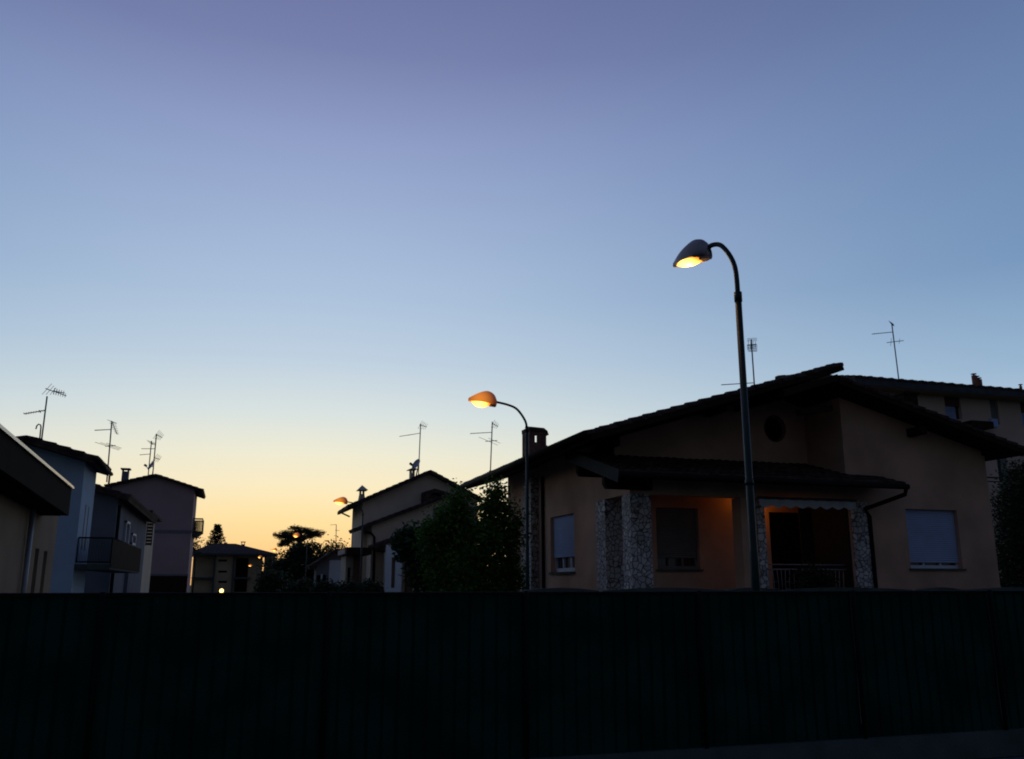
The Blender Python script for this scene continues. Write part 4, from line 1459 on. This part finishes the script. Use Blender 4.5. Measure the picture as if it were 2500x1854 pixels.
# small grey garage between them
Yh = 62.0
h7 = thing('garage', 'small grey garage with a low tiled roof beside the entrance canopy', 'garage', (6, Yh, 0))
ap, el, er = xz(822, 1340, Yh - .4), xz(756, 1381, Yh - .4), xz(850, 1352, Yh - .4)
gable_house(h7, Yh, Yh + 1.5, xz(772, 1400, Yh)[0], xz(848, 1400, Yh)[0], el, er, ap, 0.4, 'stucco_slate', 0.2)
MB().box(xz(773, 1400, Yh)[0], xz(783, 1400, Yh)[0], Yh - .05, Yh - .001, 0, xz(780, 1405, Yh)[1]).build('door', 'dark', h7)
MB().box(xz(788, 1400, Yh)[0], xz(796, 1400, Yh)[0], Yh - .05, Yh - .001, 0, xz(780, 1404, Yh)[1]).build('door', 'dark', h7)
MB().box(xz(783.5, 1400, Yh)[0], xz(787.5, 1400, Yh)[0], Yh - .08, Yh - .001, 0, xz(780, 1402, Yh)[1]).build('jamb', 'white_paint', h7)
MB().box(xz(803, 1400, Yh)[0], xz(846, 1400, Yh)[0], Yh - .04, Yh - .001, 0, xz(820, 1368, Yh)[1]).build('garage_door', 'white_paint', h7)

# ------------------------------------------------------------------ apartment block at the right
YP = 36.0
h8 = thing('apartment_block', 'large beige apartment block rising behind the salmon house at the far right', 'building', (36, YP, 0))
xa, xe = 28.9, 50.0
zc0 = 12.02
VPp = YP - 0.9
ps = [xz(2050, 906, VPp), xz(2500, 951.6, VPp)]
ztop_ = (ps[0][1] + ps[1][1]) / 2
m = MB()
hl = []
for (pa, pb, t_, b_) in [(2308, 2347, 965, 1022), (2418, 2437, 974, 1036), (2492, 2530, 980, 1040), (2204, 2240, 955, 1010)]:
    hl.append((xz(pa, 1000, YP)[0], xz(pb, 1000, YP)[0], xz(pa, b_, YP)[1], xz(pa, t_, YP)[1]))
lower = [(h[0], h[1], h[2] - 3.0, h[3] - 3.0) for h in hl] + [(h[0], h[1], h[2] - 6.0, h[3] - 6.0) for h in hl]
allh = sorted(hl + lower, key=lambda h: h[2])
hz = []
wall_y(m, YP, YP + 0.4, xa, xe, 0, ztop_ - 0.55, allh)
m.box(xa, xa + .3, YP + .4, YP + 14, 0, ztop_ - .55)
m.build('wall', 'stucco_rose', h8)
rm = MB()
qb = oY(1892, 917, VPp + 6.6)
xa2 = qb.x
sl8 = (qb.z - ztop_ + 0.1) / 6.6
B8 = Vector((0, 1, sl8))
tiles(rm, (xa2, VPp, ztop_ - 0.17), (1, 0, 0), xe - xa2 + 1, B8, B8.length * 6.6, 0.45, 0.62, 0.10, 0.03, 6, 0.1)
slab_from_quad(rm, (xa2, VPp + 0.02, ztop_ - 0.27), (1, 0, 0), xe - xa2 + 1, B8, B8.length * 6.5, 0.1)
rm.build('roof', 'tile', h8)
MB().box(xa2, xe, VPp - 0.02, VPp + 0.04, ztop_ - 0.52, ztop_ - 0.24).build('gutter', 'fascia', h8)
MB().box(xa2 + .05, xe, VPp + 0.05, YP + .38, ztop_ - 0.549, ztop_ - 0.45).build('soffit', 'stucco_brown', h8)
for i, h in enumerate(allh):
    nar = h[1] - h[0] < 0.8
    wn = MB().box(h[0], h[1], YP + .2, YP + .25, h[2], h[3]).build('window', 'glass', h8)
    if nar:
        MB().box(h[0] + .02, h[1] - .02, YP + .12, YP + .16, h[2] + .02, h[3]).build('shutter', 'shutter_grey', wn)
    else:
        zz = h[2] + (h[3] - h[2]) * 0.56
        MB().box(h[0] + .01, h[1] - .01, YP + .10, YP + .14, zz, h[3]).build('shutter', 'brown_wood', wn)
        m = MB()
        nn = 14
        for q in range(nn):
            x = h[0] + .08 + (h[1] - h[0] - .3) * q / nn
            m.box(x, x + (h[1] - h[0] - .3) / nn * 0.8, YP + .17 + .01 * (q % 2), YP + .19 + .01 * (q % 2), h[2] + .03, zz)
        m.build('curtain', 'curtain', wn)
p0, p1 = xz(2368, 1027, YP - .8), xz(2403, 1034, YP - .8)
MB().box(p0[0], p1[0] + .5, YP - .9, YP - .001, p1[1] - .25, p0[1]).build('balcony', 'wood', h8)
MB().box(xz(2402, 1030, YP)[0], xz(2417, 1030, YP)[0], YP - .5, YP - .3, p1[1] - .1, p1[1] + .35).build('planter', 'curtain', h8)
p0, p1 = xz(2438, 1109, YP), xz(2459, 1165, YP)
MB().box(p0[0], p1[0] + .02, YP - .06, YP - .001, p1[1] - 3, p0[1] + .5).build('shutter_column', 'shutter_grey', h8)
m = MB()
zrl = xz(2410, 1166, YP - 1)[1]
m.tube([(xz(2395, 1170, YP - 1)[0], YP - 1, zrl), (xz(2445, 1170, YP - 1)[0], YP - 1, zrl)], .04, 6)
m.tube([(xz(2395, 1170, YP - 1)[0], YP - 1, zrl - .2), (xz(2445, 1170, YP - 1)[0], YP - 1, zrl - .2)], .03, 6)
m.build('balcony_railing', 'fence_metal', h8)
# chimney pots
Yk = YP + 1.0
for (px, py, hw_, brick) in [(2377, 912, 8, True), (2384, 918, 8, False), (2390, 922, 7, True), (2491, 938, 6, False)]:
    x, z = xz(px, py, Yk)
    k_ = math.hypot(x, Yk) / 2205
    c_ = MB()
    c_.tube([(x, Yk, ztop_ - .3), (x, Yk, z - 5 * k_)], 5.5 * k_ if brick else 3 * k_, 10)
    pt = c_.build('chimney_pot', 'pot', h8, True)
    MB().lathe((x, Yk, z - 5.0 * k_), [(2 * k_, 0), (1.6 * k_, 2 * k_), (hw_ * .8 * k_, 3.0 * k_), (hw_ * .7 * k_, 4.2 * k_), (1 * k_, 5 * k_)], 10).build('cowl', 'wood', pt, True)

# ------------------------------------------------------------------ aerials


def aerial(label, Y, base, top, booms, r=0.02, zdrop=0.5):
    """booms: (px0,py0,px1,py1,n,half length,'v'|'y'|'d'); all measured on the plane of the mast"""
    p0, p1 = oY(*base, Y), oY(*top, Y)
    root = thing('television_aerial', label, 'aerial', (p0.x, Y, p0.z - zdrop), 'television aerials on the roofs')
    d = (p1 - p0).normalized()
    MB().tube([p0 - d * zdrop, p1], r, 8).build('mast', 'antenna', root, True)
    for (xa_, ya_, xb_, yb_, n_, hl_, kd) in booms:
        A_, B_ = oY(xa_, ya_, Y), oY(xb_, yb_, Y)
        m_ = MB().tube([A_, B_], r * .62, 6)
        for i in range(n_):
            c_ = A_.lerp(B_, (i + .5) / n_)
            s_ = hl_ * (1 - .35 * i / max(1, n_ - 1))
            v_ = {'v': Vector((0.1, 0, 1)), 'y': Vector((0.12, 1, 0)), 'd': Vector((0.45, 0.3, 0.85)), 'x': Vector((1, .3, -.28))}[kd].normalized() * s_
            m_.tube([c_ - v_, c_ + v_], r * .34, 5)
        m_.build('boom', 'antenna', root)
    return root


aerial('tall roof aerial with splayed grid head on the bluish white house, farthest left', 29.0, (102, 1071), (115, 968), [(58, 1011, 112, 1002, 9, .14, 'y'), (111, 949, 133, 957, 3, .22, 'd'), (130, 955, 162, 967, 6, .10, 'v'), (129, 955, 158, 960, 5, .1, 'v'), (96, 1002, 99, 1008, 1, .03, 'v')], 0.022)
m = MB().tube([oY(97, 1072, 28.8), oY(100, 1043, 28.8), oY(99, 1038, 28.8), oY(94, 1036, 28.8), oY(90, 1040, 28.8), oY(87.5, 1048, 28.8)], 0.02, 8)
hk = thing('vent_hook', 'small hooked vent pipe at the foot of the farthest left aerial', 'pipe', tuple(oY(97, 1072, 28.8)))
m.build('pipe', 'antenna', hk, True)
aerial('thin aerial with three booms rising behind the eave of the bluish white house', 40, (262, 1160), (273, 1029), [(231, 1051, 270, 1049, 8, .1, 'y'), (275, 1034, 286, 1061, 6, .14, 'x'), (257, 1090, 282, 1088, 3, .5, 'x'), (272, 1028, 278, 1034, 2, .2, 'x')], 0.027, .3)
aerial('short aerial beside the satellite dish on the mauve house, left of the pair', 66, (362, 1158), (370, 1077), [(345, 1096, 379, 1096, 6, .12, 'y'), (341, 1111, 366, 1109, 5, .12, 'y'), (368, 1078, 373, 1086, 4, .3, 'x')], 0.035)
aerial('taller aerial beside the satellite dish on the mauve house, right of the pair', 66.6, (373, 1156), (382, 1060), [(380, 1060, 396, 1069, 5, .4, 'd'), (376, 1118, 391, 1122, 4, .38, 'd'), (366, 1096, 379, 1096, 3, .15, 'y')], 0.04)
aerial('tall aerial rising beside the satellite dish on the stepped beige house', 54, (1022, 1150), (1027, 1035), [(1024, 1037, 1042, 1043, 5, .34, 'd'), (996, 1063, 1025, 1058, 8, .12, 'y'), (975, 1066, 1000, 1062, 3, .05, 'y')], 0.032)
aerial('tall aerial with three booms on the far eave of the salmon roof', 27.3, (1197, 1158), (1202, 1030), [(1148, 1059, 1200, 1056, 10, .06, 'y'), (1202, 1034, 1216, 1042, 4, .16, 'd'), (1185, 1078, 1214, 1076, 2, .38, 'x')], 0.019)
aerial('short aerial with a grid panel just right of the tall street lamp', 25.5, (1842, 945), (1834, 829), [(1761, 940, 1842, 935, 16, .05, 'y'), (1824, 843, 1847, 841, 4, .17, 'v')], 0.024, .8)
aerial('tall leaning aerial on the apartment block roof', 37, (2194, 925), (2177, 789), [(2129, 816, 2181, 811, 10, .10, 'y'), (2165, 837, 2206, 832, 2, .28, 'd'), (2175, 787, 2180, 795, 5, .22, 'x')], 0.03, 1.2)
aerial('faint distant aerial between the cedar and the stepped beige house', 112, (820, 1340), (821, 1281), [(806, 1282, 821, 1281, 4, .2, 'y'), (818, 1295, 829, 1296, 2, .3, 'y'), (815, 1308, 826, 1310, 3, .3, 'y')], 0.045, 3)
# grid reflector of the aerial by the lamp
gr = MB()
for px in range(1824, 1849, 3):
    a_, b_ = oY(px, 844, 25.45), oY(px + 1 - (px - 1836) * .12, 859, 25.45)
    gr.tube([a_, b_], .007, 4)
for py in (827, 830, 833, 844, 848, 852, 856, 859):
    gr.tube([oY(1824 + (py > 840) * (py - 844) * .3, py, 25.45), oY(1848, py - 1, 25.45)], .007, 4)
par = [o for o in COL.objects if o.get('label', '').startswith('short aerial with a grid')][0]
gr.build('grid_reflector', 'antenna', par)


def dish(label, px, py, Y, hw, hh, tilt_px, mast_px, mast_py):
    c_ = oY(px, py, Y)
    root = thing('satellite_dish', label, 'satellite dish', tuple(oY(mast_px, mast_py, Y)), 'satellite dishes on the far roofs')
    k_ = math.hypot(c_.x, Y) / 2205
    R_ = hh * k_
    nrm = Vector((-0.78, -0.42, 0.46)).normalized()
    s_ = nrm.cross(ez).normalized()
    u_ = s_.cross(nrm)
    m_ = MB()
    for j in range(6):
        for q in range(24):
            t = 2 * math.pi * q / 24
            rr_ = R_ * j / 5
            m_.v.append(tuple(c_ + (s_ * math.cos(t) * .9 + u_ * math.sin(t)) * rr_ + nrm * (.16 * (rr_ / R_) ** 2 * R_ * 1.5)))
    for j in range(5):
        for q in range(24):
            m_.f.append((j * 24 + q, j * 24 + (q + 1) % 24, (j + 1) * 24 + (q + 1) % 24, (j + 1) * 24 + q))
    m_.build('reflector', 'dish', root, True)
    b_ = oY(mast_px, mast_py, Y)
    MB().tube([b_ - ez * .3, Vector((c_.x + .1, Y + .1, c_.z - R_ * .3)), c_ - nrm * .05], .04, 6).build('bracket', 'antenna', root, True)
    f_ = c_ + nrm * R_ * 1.1 - u_ * R_ * .6
    MB().tube([c_ - u_ * R_, f_], .025, 5).build('feed_arm', 'antenna', root)
    MB().obox(f_, s_, u_, nrm, .06, .06, .1).build('receiver', 'antenna', root)


dish('small dark satellite dish between the two aerials on the mauve house roof', 371, 1138, 65.5, 7, 12, 0, 372, 1156)
dish('pale blue satellite dish beside a chimney on the stepped beige house roof', 1018, 1135, 53.5, 8, 15, 0, 1014, 1160)

# dark potted bush in front of the porch balustrade
tree('potted_bush', 'low dark bush hiding the middle of the porch balustrade', (oY(1985, 1430, 17.6).x, 17.6, 0), 1.5, 0.05,
     [lobe(1960, 1410, 17.6, 22, 18), lobe(1990, 1408, 17.6, 26, 20), lobe(2010, 1418, 17.6, 22, 16), lobe(1975, 1440, 17.6, 34, 20)], 1500, 0.06, 'leaf_dark', 71, 'bush', spread=1.4)
if __import__('os').environ.get('DBG'):
    bpy.context.view_layer.update()
    for o in COL.objects:
        if o.name.startswith('street_lamp'):
            print('DBG', o.name, o.location, [(c.name, tuple(round(q, 1) for q in (c.matrix_world @ Vector(c.bound_box[0])))) for c in o.children])
